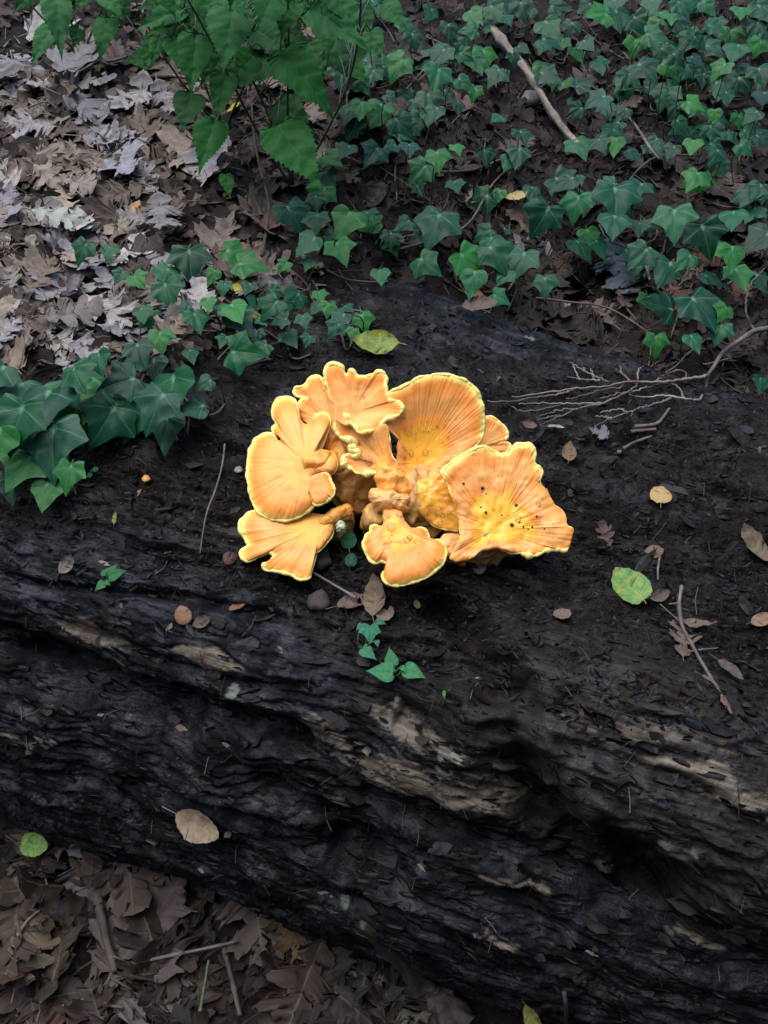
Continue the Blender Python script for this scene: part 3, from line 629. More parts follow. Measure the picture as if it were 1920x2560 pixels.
stalk(fungus, [(1080, 885, .026, .005), (1110, 884, .029, .0075), (1138, 890, .026, .007), (1158, 902, .018, .004)], 'torn_edge', M_TORN, seed=12, bump=.5)
stalk(fungus2, [(430, 775, .020, .005), (480, 748, .024, .008), (525, 722, .024, .009), (560, 700, .020, .008)], 'stalk', M_STALK, seed=13)
stalk(fungus2, [(545, 700, .020, .010), (535, 740, .012, .015), (525, 775, -.004, .018), (520, 800, -.02, .02)], 'stalk_base', M_STALK_PALE, seed=14)
stalk(fungus2, [(517, 772, .018, .004), (528, 786, .018, .0065), (536, 804, .012, .005)], 'torn_edge', M_TORN, seed=15, bump=.5)

for (pn_, nm_, mn_), parts in CORE.items():                       # stalks grown together into one mass
    pr = bpy.data.objects[pn_]; V, F = merge(parts); Lp = np.array(parent_loc(pr))
    o = add(nm_, mesh(nm_, V - Lp, F), bpy.data.materials[mn_], pr, Matrix.Translation(Vector(Lp)))
    md = o.modifiers.new('fuse', 'REMESH'); md.mode = 'VOXEL'; md.voxel_size = .0018; md.use_smooth_shade = True
    md = o.modifiers.new('soften', 'SMOOTH'); md.factor = .5; md.iterations = 2
# water drops on the caps
def dome(n=10, m=5, flat=.7):
    V = [(0, 0, flat)]; F = []
    for i in range(1, m + 1):
        ph = i / m * math.pi * .62
        for j in range(n): V.append((math.sin(ph) * math.cos(2 * math.pi * j / n), math.sin(ph) * math.sin(2 * math.pi * j / n), math.cos(ph) * flat))
    for j in range(n): F.append([0, 1 + j, 1 + (j + 1) % n])
    for i in range(m - 1):
        for j in range(n): a = 1 + i * n + j; b = 1 + i * n + (j + 1) % n; F.append([a, a + n, b + n, b])
    F.append([1 + (m - 1) * n + j for j in range(n)][::-1])
    return mesh('water_drop', V, F)
DROP = dome(); DROP.materials.append(M_WATER)
def drops(ci, spots):
    o, top, n = CAPS[ci]; tx, ty, _ = project(top)
    for (X_, Y_, r) in spots:
        px, py = c1(X_, Y_); i = np.unravel_index(np.argmin((tx - px) ** 2 + (ty - py) ** 2), tx.shape)
        M = frame(top[i] - n * r * .12, n, (0.3, 1, .2), r, 1.0)
        d = bpy.data.objects.new('water_drop', DROP); d.parent = o; d.matrix_basis = Matrix.Translation(-parent_loc(fungus)) @ M; col.objects.link(d)
rg = np.random.default_rng(5)
drops(6 - 1, [(833, 362, .0048), (838, 458, .0045), (905, 455, .004), (808, 482, .0022), (880, 352, .0018), (898, 350, .0015), (915, 362, .0016), (930, 352, .0017), (945, 350, .0016), (958, 345, .0018), (972, 342, .0016), (990, 335, .002), (1000, 330, .0017), (960, 330, .0014), (915, 310, .0014), (890, 318, .0014), (845, 300, .0013), (862, 366, .0013), (850, 340, .0014), (1005, 385, .0022), (990, 405, .0024), (790, 380, .002), (812, 300, .0012), (925, 540, .0018), (900, 520, .0018), (1040, 440, .0016), (870, 430, .0018), (1020, 300, .0013)] + [(x, y, r) for x, y, r in zip(rg.uniform(800, 1050, 22), rg.uniform(290, 520, 22), rg.uniform(.0007, .0014, 22))])
drops(8 - 1, [(x, y, r) for x, y, r in zip(rg.uniform(1080, 1500, 40), rg.uniform(560, 860, 40), rg.uniform(.0008, .0022, 40))] + [(1330, 750, .004), (1420, 690, .003), (1165, 610, .003)])
drops(9 - 1, [(968, 713, .0045), (985, 735, .003), (1005, 738, .0028), (955, 735, .0026), (975, 765, .003), (900, 640, .002), (930, 660, .0018), (1020, 720, .002)])
drops(11 - 1, [(755, 790, .0055), (820, 845, .0042), (840, 838, .0035), (790, 855, .0025), (770, 860, .002), (750, 855, .0022), (735, 857, .002), (720, 860, .002), (805, 862, .0022), (760, 825, .002), (742, 740, .003), (790, 735, .003), (860, 858, .0018)])
drops(4 - 1, [(630, 205, .0018), (570, 240, .0015), (640, 240, .0012), (600, 160, .001), (520, 300, .002)])
drops(5 - 1, [(650, 490, .005), (655, 505, .003), (620, 480, .0016), (720, 560, .002), (700, 530, .0015)])
# small dark insect-eaten specks on the right bracket
def specks(ci, spots, mat_):
    o, top, n = CAPS[ci]; tx, ty, _ = project(top); parts = []
    for X_, Y_, r in spots:
        px, py = c1(X_, Y_); i = np.unravel_index(np.argmin((tx - px) ** 2 + (ty - py) ** 2), tx.shape)
        M = frame(top[i] + n * .0002, n, (rg.normal(), 1, .2), r); parts.append((np.array([M @ v.co for v in DROP.vertices]), [list(p.vertices) for p in DROP.polygons]))
    V, F = merge(parts); s = bpy.data.objects.new('dark_specks', mesh('dark_specks', V - np.array(FL), F)); s.data.materials.append(mat_); s.parent = o; s['kind'] = 'stuff'; col.objects.link(s)
specks(8 - 1, [(1165, 610, .0018), (1080, 592, .0014), (1318, 690, .0018), (1180, 722, .0015), (1298, 780, .0022), (1410, 740, .0013), (1160, 700, .0011), (1335, 765, .001), (1250, 735, .001), (1390, 790, .0012), (1350, 790, .0012), (1370, 800, .001), (1180, 640, .001), (1235, 905, .001), (1440, 800, .001)], M_DARKBRANCH)
# ------------------------------------------------------------------ loose wood flakes on the log (parts of it) and crumbs
def flake_mesh(k, name='bark_flake'):
    r = np.random.default_rng(100 + k); n = 9; a = np.arange(n) / n * 2 * math.pi + r.uniform(-.25, .25, n)
    rad = r.uniform(.6, 1.1, n); x = np.cos(a) * rad; y = np.sin(a) * rad * r.uniform(.28, .55)
    z = .14 * pn(x * 1.5 + k, y * 2) + .10 * x * x
    V = np.vstack([np.c_[x, y, z + .05], np.c_[x * .92, y * .9, z - .06], [[0, 0, .09]]])
    F = [[i, (i + 1) % n, 2 * n] for i in range(n)] + [[i + n, (i + 1) % n + n, (i + 1) % n, i] for i in range(n)] + [list(range(n, 2 * n))[::-1]]
    return mesh(name, V, F, smooth=False)
FLK = [flake_mesh(k) for k in range(10)]; FLKP = [flake_mesh(k + 20) for k in range(5)]
for f in FLK: f.materials.append(M_FLAKE)
for f in FLKP: f.materials.append(M_FLAKE_PALE)
LOGPOLY = [(0, 1130), (480, 1010), (640, 900), (900, 710), (1100, 720), (1900, 960), (1900, 2500), (1150, 2450), (700, 2240), (0, 2010)]
FUNPOLY = [(600, 1050), (830, 900), (1220, 950), (1440, 1330), (1380, 1400), (1000, 1450), (640, 1450)]
A3 = Vector((A2[0], A2[1], 0))
rf = np.random.default_rng(11); cnt = 0
for p in sample_poly(LOGPOLY, 330, rf):
    if in_poly(p, FUNPOLY) or cnt >= 290: continue
    h = hit(*p, only='log')
    if h is None: continue
    top = p[1] < 1700; pal = rf.random() < .12
    s = rf.uniform(.005, .021) * (.5 if pal else 1)
    d = A3 + Vector((rf.normal(0, .25), rf.normal(0, .25), 0)) if not top else A3 + Vector((rf.normal(0, .7), rf.normal(0, .7), 0))
    nn = h[1] + Vector(rf.normal(0, .22, 3))
    o = bpy.data.objects.new('bark_flake', (FLKP if pal else FLK)[rf.integers(5 if pal else 10)]); o.parent = fallen_log
    o.matrix_basis = Matrix.Translation(-Vector(LL)) @ frame(h[0] + h[1] * s * .05, nn, d, s, 1.0) @ Matrix.Rotation(math.pi / 2, 4, 'Z'); col.objects.link(o); cnt += 1

def scatter(name, poly, n, tmpl, smin, smax, material, label, kind_cat, seed, tone, only=None, lie=.35, along=None, lift_=.1, avoid=None, px_of=None, group=None):
    """many small loose pieces as one joined object"""
    r = np.random.default_rng(seed); Vs, Fs, Ts, off = [], [], [], 0
    for p in sample_poly(poly, n, r):
        if avoid is not None and in_poly(p, avoid): continue
        h = hit(*p, only=only)
        if h is None or (only and h[3] != only): continue
        if only is None and False: continue
        V, F = tmpl[r.integers(len(tmpl))]
        s = smin * (smax / smin) ** r.random()
        d = Vector(r.normal(size=3)) if along is None else along + Vector(r.normal(0, .6, 3))
        M = np.array(frame(h[0] + h[1] * s * lift_, h[1] + Vector(r.normal(0, lie, 3)), d, s))
        Vs.append(V @ M[:3, :3].T + M[:3, 3]); Fs.append(F + off); off += len(V); Ts.append(np.full(len(V), np.clip(tone(r, p), 0, 1)))
    o = add(name, mesh(name, np.vstack(Vs), np.vstack(Fs), {'tone': np.concatenate(Ts)}, smooth=False), material)
    return tag(o, label, kind_cat, group, 'stuff')
def chip(k):
    r = np.random.default_rng(200 + k)
    V = np.array([(-1, -.4, 0), (-.3, -.6, .1), (.8, -.35, 0), (1, .3, .1), (.1, .55, .15), (-.8, .4, .05), (-.5, -.1, .38), (.5, .1, .42)]) * r.uniform(.6, 1.2, (8, 3))
    F = np.array([(0, 1, 6), (1, 7, 6), (1, 2, 7), (2, 3, 7), (3, 4, 7), (4, 6, 7), (4, 5, 6), (5, 0, 6)]); return V, F
def needle(k):
    r = np.random.default_rng(300 + k); b = r.uniform(-.3, .3)
    V = []
    for x in (-1, 0, 1):
        for a in range(3): V.append((x, b * x * x + .035 * math.cos(a * 2.1), .035 * math.sin(a * 2.1) + .04))
    V = np.array(V); F = []
    for i in (0, 1):
        for a in range(3): p_, q_ = i * 3 + a, i * 3 + (a + 1) % 3; F += [(p_, q_, q_ + 3), (p_, q_ + 3, p_ + 3)]
    return V, np.array(F)
def scrap(k):
    r = np.random.default_rng(400 + k); n = 8; a = np.arange(n) / n * 2 * math.pi; rad = r.uniform(.45, 1.1, n)
    x = np.cos(a) * rad; y = np.sin(a) * rad * .7; z = r.uniform(-.25, .35) * x * x + r.uniform(-.3, .3) * x * y + .1
    V = np.vstack([np.c_[x, y, z], [[0, 0, .1]]]); return V, np.array([(i, (i + 1) % n, n) for i in range(n)])
CH = [chip(k) for k in range(8)]; ND = [needle(k) for k in range(6)]; SC = [scrap(k) for k in range(10)]
def sliver(k):
    """a thin torn flake: ragged ends, straight sides along the grain"""
    r = np.random.default_rng(450 + k); w = r.uniform(.12, .42); L = [(-1, -.5), (-.8, .1), (-1.05, .6), (-.4, 1), (.3, .85), (.75, 1.0), (1.1, .3), (.8, -.1), (1.0, -.7), (.2, -1.0), (-.5, -.75)]
    P = np.array(L) * r.uniform(.55, 1.15, (11, 2)); n = 11; y = P[:, 0]; x = P[:, 1] * w
    z = r.uniform(-.08, .22) * y * y + r.uniform(-.25, .25) * x + r.uniform(-.06, .06) * y
    V = np.vstack([np.c_[x, y, z + .05], np.c_[x, y, z - .015]])
    c = [(0, 1, 2), (0, 2, 10), (2, 3, 10), (3, 9, 10), (3, 4, 9), (4, 8, 9), (4, 5, 8), (5, 7, 8), (5, 6, 7)]
    F = [t[::-1] for t in c] + [(i + n, (i + 1) % n + n, (i + 1) % n) for i in range(n)] + [(i + n, (i + 1) % n, i) for i in range(n)]
    return V, np.array(F)
SLV = [sliver(k) for k in range(14)]
tb = lambda r, p: r.beta(1.3, 3.4)
TOPPOLY = [(-700, 1180), (480, 1010), (640, 900), (900, 690), (1100, 700), (2600, 1100), (2600, 1850), (1500, 1820), (1250, 1750), (900, 1620), (500, 1500), (-700, 1450)]
FRONTPOLY = [(-600, 1450), (900, 1600), (2500, 1850), (2500, 2800), (1200, 2560), (-600, 2000)]
scatter('wood_crumbs', TOPPOLY, 5600, CH, .0010, .0042, M_CRUMB, 'dark crumbly rotted wood bits strewn over the log top', 'wood crumbs', 21, tb, only='log', lie=.5)
scatter('wood_splinters', TOPPOLY, 3500, SLV, .0028, .0110, M_CRUMB, 'loose dark flakes and splinters of rotted wood on the log top', 'wood splinters', 28, tb, only='log', lie=.30, along=A3 * 1.3, lift_=.06)
scatter('wood_splinters', FRONTPOLY, 1900, SLV, .0030, .0150, M_CRUMB, 'lifting black wood fibres on the front face of the log', 'wood splinters', 22, lambda r, p: r.beta(1.2, 3.6), only='log', lie=.14, along=A3 * 4, lift_=.03)
BEHIND = [(-800, -260), (2700, -260), (2700, 1400), (-800, 1400)]
BELOW = [(-800, 1850), (-250, 1990), (0, 2030), (560, 2170), (900, 2330), (1250, 2600), (1250, 3000), (-800, 3000)]
scatter('leaf_fragments', BEHIND, 15000, SC, .004, .016, M_LITTER, 'broken brown leaf scraps covering the bank behind the log', 'leaf litter', 23, lambda r, p: r.beta(2, 2.4) * (1.0 if p[0] < 800 else .38), only='ground', lie=.5, lift_=.2)  # scraps on the ivy side toned darker, painting in the shade there
scatter('leaf_fragments', BELOW, 900, SC, .005, .016, M_LITTER, 'broken dark leaf scraps on the soil at the foot of the log', 'leaf litter', 24, lambda r, p: .5 * r.beta(2, 3.2), only='ground', lie=.6, lift_=.2)  # tone lowered so the scraps carry the shade at the log foot
scatter('twig_litter', BEHIND, 4200, ND, .008, .030, M_LITTER, 'thin straw coloured needles and twig bits across the bank', 'twig litter', 25, lambda r, p: r.beta(2.2, 1.8), only='ground', lie=.3, lift_=.12)
scatter('twig_litter', BELOW, 260, ND, .010, .035, M_LITTER, 'thin twig bits among the leaves at the foot of the log', 'twig litter', 26, lambda r, p: r.beta(2, 2.2), only='ground', lie=.4, lift_=.12)
scatter('twig_litter', LOGPOLY, 420, ND, .005, .016, M_LITTER, 'fine straw slivers caught on the wet log', 'twig litter', 27, lambda r, p: r.beta(2, 2.5), only='log', lie=.25, along=A3, lift_=.1, avoid=FUNPOLY)

def tmpl_of(me):
    me.calc_loop_triangles(); V = np.array([v.co for v in me.vertices]) - [0, .5, 0]
    return V, np.array([t.vertices[:] for t in me.loop_triangles])
LT = [tmpl_of(m) for m in OAKS]
scatter('leaf_litter', [(700, -260), (2700, -260), (2700, 1200), (1500, 900), (1000, 700), (700, 500)], 330, LT, .06, .11, M_LITTER, 'matted dark layer of dead leaves beneath the ivy', 'leaf litter', 29, lambda r, p: r.beta(2, 4) * .5, only='ground', lie=.18, lift_=.08)  # tone cut down: ivy shade painted into the mat
scatter('leaf_litter', [(-800, -260), (700, -260), (700, 900), (-800, 1100)], 330, LT, .06, .11, M_LITTER, 'matted brown layer of dead leaves under the open litter', 'leaf litter', 30, lambda r, p: r.beta(3, 1.9), only='ground', lie=.15, lift_=.05)
scatter('leaf_litter', BELOW, 75, LT, .09, .15, M_LITTER, 'matted blackish layer of dead leaves in front of the log', 'leaf litter', 33, lambda r, p: r.beta(2, 4) * .3, only='ground', lie=.2, lift_=.05)  # low tone puts the shade in front of the log into the leaves

# ------------------------------------------------------------------ fallen leaves
COLS = {'grey': (.225, .205, .198), 'tan': (.24, .185, .135), 'brown': (.120, .085, .062), 'dark brown': (.038, .027, .021), 'reddish brown': (.135, .060, .042), 'pale': (.33, .30, .27)}
def dead_matrix(px, py, size_px, ang, tilt, rng, up=.004, only=None):
    h = hit(px, py, only)
    if h is None: return None
    depth = (np.array(h[0]) - CAM) @ FWD; s = size_px * depth / FPX
    n = (h[1] * .8 + Vector((0, 0, .6))).normalized() + Vector(rng.normal(0, tilt, 3))
    d = Vector((math.cos(ang), math.sin(ang), 0))
    M = frame((0, 0, 0), n, d, s, rng.choice([-1, 1])); c = M @ Vector((0, .5, 0))
    M.translation = h[0] + h[1] * up - c
    return M, h
def dead(px, py, size, colr, shape, label, ang=None, tilt=.15, seed=0, group=None, name='fallen_leaf', up=.006, material=None, cat='leaf', only=None):
    r = np.random.default_rng(seed); ang = r.uniform(0, 6.28) if ang is None else math.radians(ang)
    q = dead_matrix(px, py, size, ang, tilt, r, up, only)
    if q is None: return None
    M, h = q
    c = COLS.get(colr, colr) if isinstance(colr, str) else colr; k = r.uniform(.82, 1.2)
    o = bpy.data.objects.new(name, shape); o.matrix_basis = M; o.color = (*[x * k for x in c], 1)
    if not shape.materials: shape.materials.append(M_DEAD)
    if material is not None: o.material_slots[0].link = 'OBJECT'; o.material_slots[0].material = material
    col.objects.link(o); return tag(o, label, cat, group)
rl = np.random.default_rng(31)
def litter(poly, n, smin, smax, weights, where, group, ovals=.15, up=(.003, .016), tilt=.13, seed=0, avoid=(), wet=1.0):  # wet only scales leaf colour; low values paint shade into it
    r = np.random.default_rng(seed); ks = list(weights); w = np.array([weights[k] for k in ks]); w = w / w.sum()
    for i, p in enumerate(sample_poly(poly, n, r)):
        if any(in_poly(p, a) for a in avoid): continue
        k = ks[r.choice(len(ks), p=w)]; ov = r.random() < ovals
        q = r.integers(4) if ov else r.integers(6); shp = OVALS[q] if ov else OAKS[q]
        sz = r.random(); word = 'small' if sz < .34 else 'medium' if sz < .67 else 'large'
        kind = ('flat oval', 'cupped oval', 'flat roundish', 'arched roundish')[q] if ov else ('flat pointed oak', 'cupped round lobed oak', 'twisted pointed oak', 'broad star lobed', 'arched round lobed oak', 'rolled pointed oak')[q]
        lab = f"{word} {k} {kind} leaf {where}"
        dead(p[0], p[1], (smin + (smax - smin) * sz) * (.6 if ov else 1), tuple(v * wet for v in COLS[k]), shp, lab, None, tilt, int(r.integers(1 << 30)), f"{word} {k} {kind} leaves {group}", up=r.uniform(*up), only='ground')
SOIL = [(440, 470), (690, 380), (720, 620), (560, 650), (300, 600), (330, 520)]
litter([(-20, 70), (330, 90), (450, 300), (600, 520), (690, 520), (690, 720), (520, 760), (400, 860), (300, 900), (-20, 930)], 118, 100, 190, {'grey': 7, 'tan': 3, 'brown': 3, 'pale': 3, 'dark brown': .8}, 'in the open litter behind the log', 'in the open litter', .12, seed=41, avoid=(SOIL,))
litter([(-20, 0), (960, 0), (900, 330), (700, 480), (450, 300), (330, 90), (-20, 70)], 34, 90, 150, {'dark brown': 4, 'brown': 4, 'reddish brown': 1, 'tan': 1}, 'under the broad leaved weeds', 'under the weeds', .2, seed=42)
litter([(800, 480), (1000, 150), (1920, -20), (1920, 1000), (1500, 870), (1250, 790), (1000, 690), (820, 660)], 72, 90, 160, {'brown': 3, 'dark brown': 9, 'reddish brown': 1, 'tan': .6, 'grey': .5}, 'among the ivy behind the log', 'among the ivy', .15, seed=43, wet=.7, avoid=([(1200, 40), (1260, 40), (1480, 350), (1480, 400), (1400, 390)],))  # leaf colours darkened to stand for shade under the ivy
litter([(-20, 2060), (540, 2200), (900, 2350), (1130, 2580), (-20, 2580)], 42, 200, 320, {'brown': 5, 'tan': .7, 'dark brown': 7, 'grey': 1.5, 'reddish brown': .2}, 'at the foot of the log', 'at the foot of the log', .1, seed=44, up=(.002, .04), tilt=.28, wet=.34)  # leaf colours darkened to stand for shade before the log
T = lambda x, y: (x * .4219, 300 + y * .4219)
for k, (x, y, s, c, shp, a, lab) in enumerate((
        (640, 165, 290, (.27, .25, .25), OAKS[0], 5, 'pale grey oak leaf with sharp pointed lobes lying flat on the open litter'),
        (800, 330, 330, (.21, .20, .22), OAKS[3], -60, 'broad bluish grey lobed leaf with small holes on the open litter'),
        (330, 380, 280, (.24, .19, .15), OAKS[1], -50, 'curled tan oak leaf beside a grey one on the open litter'),
        (520, 440, 260, (.20, .165, .14), OAKS[4], -30, 'rolled brown oak leaf overlapping a curled tan leaf'),
        (60, 540, 260, (.19, .17, .19), OAKS[3], 80, 'purplish grey broad leaf lying near straw twigs on the bank'),
        (385, 650, 330, (.27, .28, .23), OAKS[1], -10, 'crumpled whitish green dead leaf on the bank'),
        (855, 580, 110, (.36, .21, .09), OVALS[0], 60, 'small orange oval leaf on grey litter'),
        (960, 600, 330, (.22, .20, .20), OAKS[2], -80, 'long grey curled oak leaf beside the small orange leaf'),
        (450, 1220, 330, (.16, .135, .12), OAKS[4], 20, 'wide crumpled brown leaf above the large ivy clump'),
        (650, 1310, 250, (.17, .15, .15), OAKS[1], 10, 'dull mauve brown leaf touching the ivy clump'),
        (90, 1330, 240, (.30, .28, .27), OAKS[5], 60, 'bright pale tan leaf with lobes beside the large ivy clump'),
        (150, 1010, 180, (.20, .17, .15), OAKS[0], 100, 'small star lobed brown leaf on fine twigs'),
        (400, 1020, 120, (.15, .12, .13), OVALS[0], 85, 'narrow purplish leaf upright in the litter'),
        (1010, 1310, 260, (.20, .15, .11), OAKS[5], 60, 'curled tan oak leaf hanging over the log edge by ivy'),
        (1640, 680, 200, (.12, .05, .035), OVALS[1], 85, 'dark red strip of leaf standing beside a thin stem'),
        (820, 640, 200, (.2, .18, .17), OAKS[2], 160, 'grey leaf half buried in the soil'),
        (1440, 1200, 90, (.3, .19, .05), OVALS[2], 30, 'tiny orange leaf beneath glossy ivy'),
        (1450, 1045, 100, (.40, .34, .05), OVALS[2], 20, 'small yellow leaf lying among glossy ivy'))):
    dead(*T(x, y), s * .4219 * 1.15, c, shp, lab, a, .12, 500 + k, up=.022, only='ground')
for k, (x, y, s, c, shp, a, lab, extra) in enumerate((
        (1647, 1250, 72, (.34, .20, .10), OVALS[2], 75, 'pink and yellow mottled round leaf on the log', 'm'),
        (1580, 1472, 128, (.06, .17, .05), OVALS[3], 120, 'green leaf turning yellow lying on the log', 'm'),
        (1880, 1370, 135, (.20, .145, .085), OVALS[1], 130, 'large curled tan leaf on the log', ''),
        (1510, 1338, 82, (.12, .075, .060), OAKS[4], 100, 'wet pinkish brown lobed leaf beside the right bracket', ''),
        (1630, 1388, 55, (.15, .085, .060), OVALS[2], 10, 'folded reddish brown leaf above the green leaf', ''),
        (1650, 1490, 62, (.13, .095, .075), OVALS[0], 20, 'brown leaf tucked behind the green leaf', ''),
        (1405, 1545, 58, (.20, .14, .10), OVALS[3], 40, 'round light brown leaf on dark humus', ''),
        (1700, 1600, 150, (.14, .10, .075), OAKS[5], 80, 'wet tan oak leaf under a long twig', ''),
        (1745, 1575, 100, (.13, .095, .065), OVALS[1], -20, 'brown leaf curling over the wet oak leaf', ''),
        (1905, 1550, 70, (.24, .15, .09), OVALS[1], 20, 'light brown folded leaf stuck on bare humus', ''),
        (1770, 1720, 60, (.20, .15, .11), OVALS[0], -40, 'narrow beige leaf beside the end of the long twig', ''),
        (1805, 1760, 42, (.16, .09, .07), OVALS[2], 60, 'tiny reddish leaf at the tip of the long twig', ''),
        (1820, 1690, 90, (.10, .075, .06), OVALS[0], -50, 'dark narrow leaf lying past the long twig', ''),
        (465, 1535, 56, (.24, .125, .070), OVALS[2], 110, 'orange brown leaf on flaky wood beside a curled scrap', ''),
        (505, 1550, 60, (.15, .105, .075), OVALS[1], 30, 'curled brown scrap touching an orange brown leaf', ''),
        (590, 1530, 46, (.21, .11, .06), OVALS[3], 20, 'small rusty round leaf alone on black wood', ''),
        (175, 1410, 70, (.23, .19, .17), OVALS[1], 60, 'pale folded leaf on the log beside the seedling', ''),
        (502, 2062, 150, (.26, .19, .115), OVALS[0], -28, 'tan scalloped leaf with long stem on the dark front of the log', ''),
        (1385, 1081, 56, (.27, .28, .19), OVALS[0], -30, 'pale green oval leaf behind the fungus', ''),
        (1325, 1067, 44, (.14, .085, .07), OVALS[1], -20, 'small brown leaf touching the pale green leaf', ''),
        (1490, 1082, 60, (.16, .15, .155), OAKS[3], 160, 'grey leaf under the dead conifer twigs', ''),
        (1418, 1140, 74, (.17, .10, .05), OVALS[1], 80, 'curled orange brown leaf behind the right bracket', ''),
        (945, 1495, 125, (.20, .145, .085), OVALS[1], 80, 'wet tan leaf beneath the low fan', ''),
        (885, 1520, 100, (.165, .115, .09), OVALS[0], 20, 'pinkish brown leaf beside the wet tan leaf', ''),
        (960, 1545, 70, (.20, .15, .10), OVALS[3], -80, 'rounded tan leaf tip below the low fan', ''),
        (1205, 1425, 52, (.15, .10, .085), OVALS[3], -80, 'small mauve leaf under the right bracket', ''),
        (580, 1390, 42, (.16, .085, .065), OVALS[2], 30, 'small reddish leaf beside the lower bracket', ''),
        (1030, 1515, 28, (.28, .25, .07), OVALS[3], 90, 'tiny yellowish leaf on humus below the fungus', ''),
        (297, 1295, 36, (.30, .32, .10), OVALS[0], 60, 'tiny pale yellow leaf blade on the log', ''),
        (945, 868, 120, (.10, .16, .035), OVALS[1], 170, 'long mottled yellow green leaf at the log edge', 'm'),
        (360, 545, 45, (.36, .21, .09), OVALS[2], 60, 'bright orange leaf scrap on the open litter', ''),
        (1290, 507, 60, (.40, .30, .12), OVALS[1], 10, 'yellow curled leaf scrap among ivy stems', ''),
        (1170, 755, 50, (.42, .22, .06), OVALS[0], -20, 'orange yellow leaf scrap at the back edge of the log', ''),
        (798, 580, 60, (.42, .32, .05), OVALS[0], -30, 'yellow leaf scrap beneath glossy ivy leaves', ''),
        (605, 285, 40, (.42, .36, .05), OVALS[2], 0, 'yellow leaf scrap in the shade beneath the heart shaped leaves', ''),
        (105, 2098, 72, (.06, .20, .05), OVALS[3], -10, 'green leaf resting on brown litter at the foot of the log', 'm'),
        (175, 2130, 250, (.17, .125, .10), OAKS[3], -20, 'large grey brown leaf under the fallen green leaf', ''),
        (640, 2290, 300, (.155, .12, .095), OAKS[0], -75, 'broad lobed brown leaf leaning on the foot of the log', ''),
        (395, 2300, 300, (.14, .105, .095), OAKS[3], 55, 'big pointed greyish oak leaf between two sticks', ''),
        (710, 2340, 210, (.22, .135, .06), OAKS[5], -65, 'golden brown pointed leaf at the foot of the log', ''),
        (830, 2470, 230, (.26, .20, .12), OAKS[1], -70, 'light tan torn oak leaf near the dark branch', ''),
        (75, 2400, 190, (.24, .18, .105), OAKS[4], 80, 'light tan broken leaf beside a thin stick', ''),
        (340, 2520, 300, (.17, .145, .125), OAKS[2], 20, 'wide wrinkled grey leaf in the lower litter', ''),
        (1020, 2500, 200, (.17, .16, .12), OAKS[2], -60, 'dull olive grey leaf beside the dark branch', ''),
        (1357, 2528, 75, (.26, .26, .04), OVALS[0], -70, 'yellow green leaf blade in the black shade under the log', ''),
        (1550, 690, 210, (.075, .10, .11), OAKS[0], -75, 'dark blue green lobed leaf in the hollow behind the log', ''),
        (1200, 790, 90, (.10, .07, .05), OVALS[0], 0, 'dark wet leaf pressed on the back of the log', ''))):
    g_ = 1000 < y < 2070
    o = dead(x, y, s * (.88 if g_ else 1), tuple(v * (.8 if g_ and not extra else .52 if y > 2070 and not extra else 1) for v in c), shp, lab, a, .22 if g_ else .12, 600 + k, up=(.010 if extra else .0065) if g_ else .02, material=M_MOTTLE if extra == 'm' else None)  # leaves at the log foot dimmed: shade put into their colour

# ------------------------------------------------------------------ ivy
GREENS = [(.008, .058, .024), (.004, .030, .014), (.011, .078, .028), (.007, .044, .024), (.022, .120, .022)]
def stem_obj(name, parts, m, parent):
    V, F = merge(parts); Lp = np.array(parent_loc(parent))
    return add(name, mesh(name, V - Lp, F), m, parent, Matrix.Translation(Vector(Lp)))
def ivy_vine(spots, label, group, seed, hmin=.02, hmax=.06, shade=1.0):
    r = np.random.default_rng(seed); feet = []; leaves = []
    for (px, py, sz) in spots:
        h = hit(px, py)
        if h is None: continue
        P = np.array(h[0]); el = (CAM - P); el = el / np.linalg.norm(el); hh = r.uniform(hmin, hmax)
        Q = P + el * hh / el[2]
        depth = (Q - CAM) @ FWD; s = sz * depth / FPX / 1.16
        ang = math.radians(-90 + r.normal(0, 42)); d = Vector((math.cos(ang), math.sin(ang), -.25))
        n = Vector((r.normal(0, .22), r.normal(-.35, .20), 1.0))
        M = frame((0, 0, 0), n, d, s, r.choice([-1, 1])); M.translation = Vector(Q) - M @ Vector((0, .38, 0))
        base = M @ Vector((0, .0, 0)); f = drop(base.x + r.normal(0, .01), base.y + r.uniform(.0, .03))
        feet.append(np.array(f[0])); leaves.append((M, np.array(base), s, -np.array((M.to_3x3() @ Vector((0, 1, 0))).normalized())))
    if not leaves: return
    L = Vector(np.mean(feet, 0)); L.z = min(f[2] for f in feet)
    root = tag(empty('ivy_vine', L), label, 'ivy', group)
    for M, b, s, d in leaves:
        o = bpy.data.objects.new('leaf', IVYS[r.integers(5)]); o.parent = root; o.matrix_basis = Matrix.Translation(-L) @ M
        g = GREENS[r.integers(5)]; k = r.uniform(.8, 1.2) * shade; o.color = (*[x * k for x in g], 1)
        if not o.data.materials: o.data.materials.append(M_IVY)
        col.objects.link(o)
    parts = []
    pth = []
    order = list(range(len(feet)))
    for i in order:
        pth.append(feet[i] + [0, 0, .004])
        if i < len(feet) - 1:
            m = .5 * (feet[i] + feet[i + 1]) + np.array([r.normal(0, .012), r.normal(0, .012), 0]); f = drop(m[0], m[1])
            pth.append(np.array(f[0]) + [0, 0, .006])
    if len(pth) > 1: parts.append(tube(crom(np.array(pth), 6 * len(pth)), .0016, 5))
    if parts: stem_obj('runner', parts, M_RUNNER, root)
    for (M, b, s, d), f in zip(leaves, feet):
        m = (f + b) / 2 + d * .010 + [r.normal(0, .006), r.normal(0, .006), .006]
        stem_obj('petiole', [tube(crom(np.array([f - [0, 0, .003], m, b]), 7), .0009, 4)], M_RUNNER if r.random() < .5 else M_STEM, root)
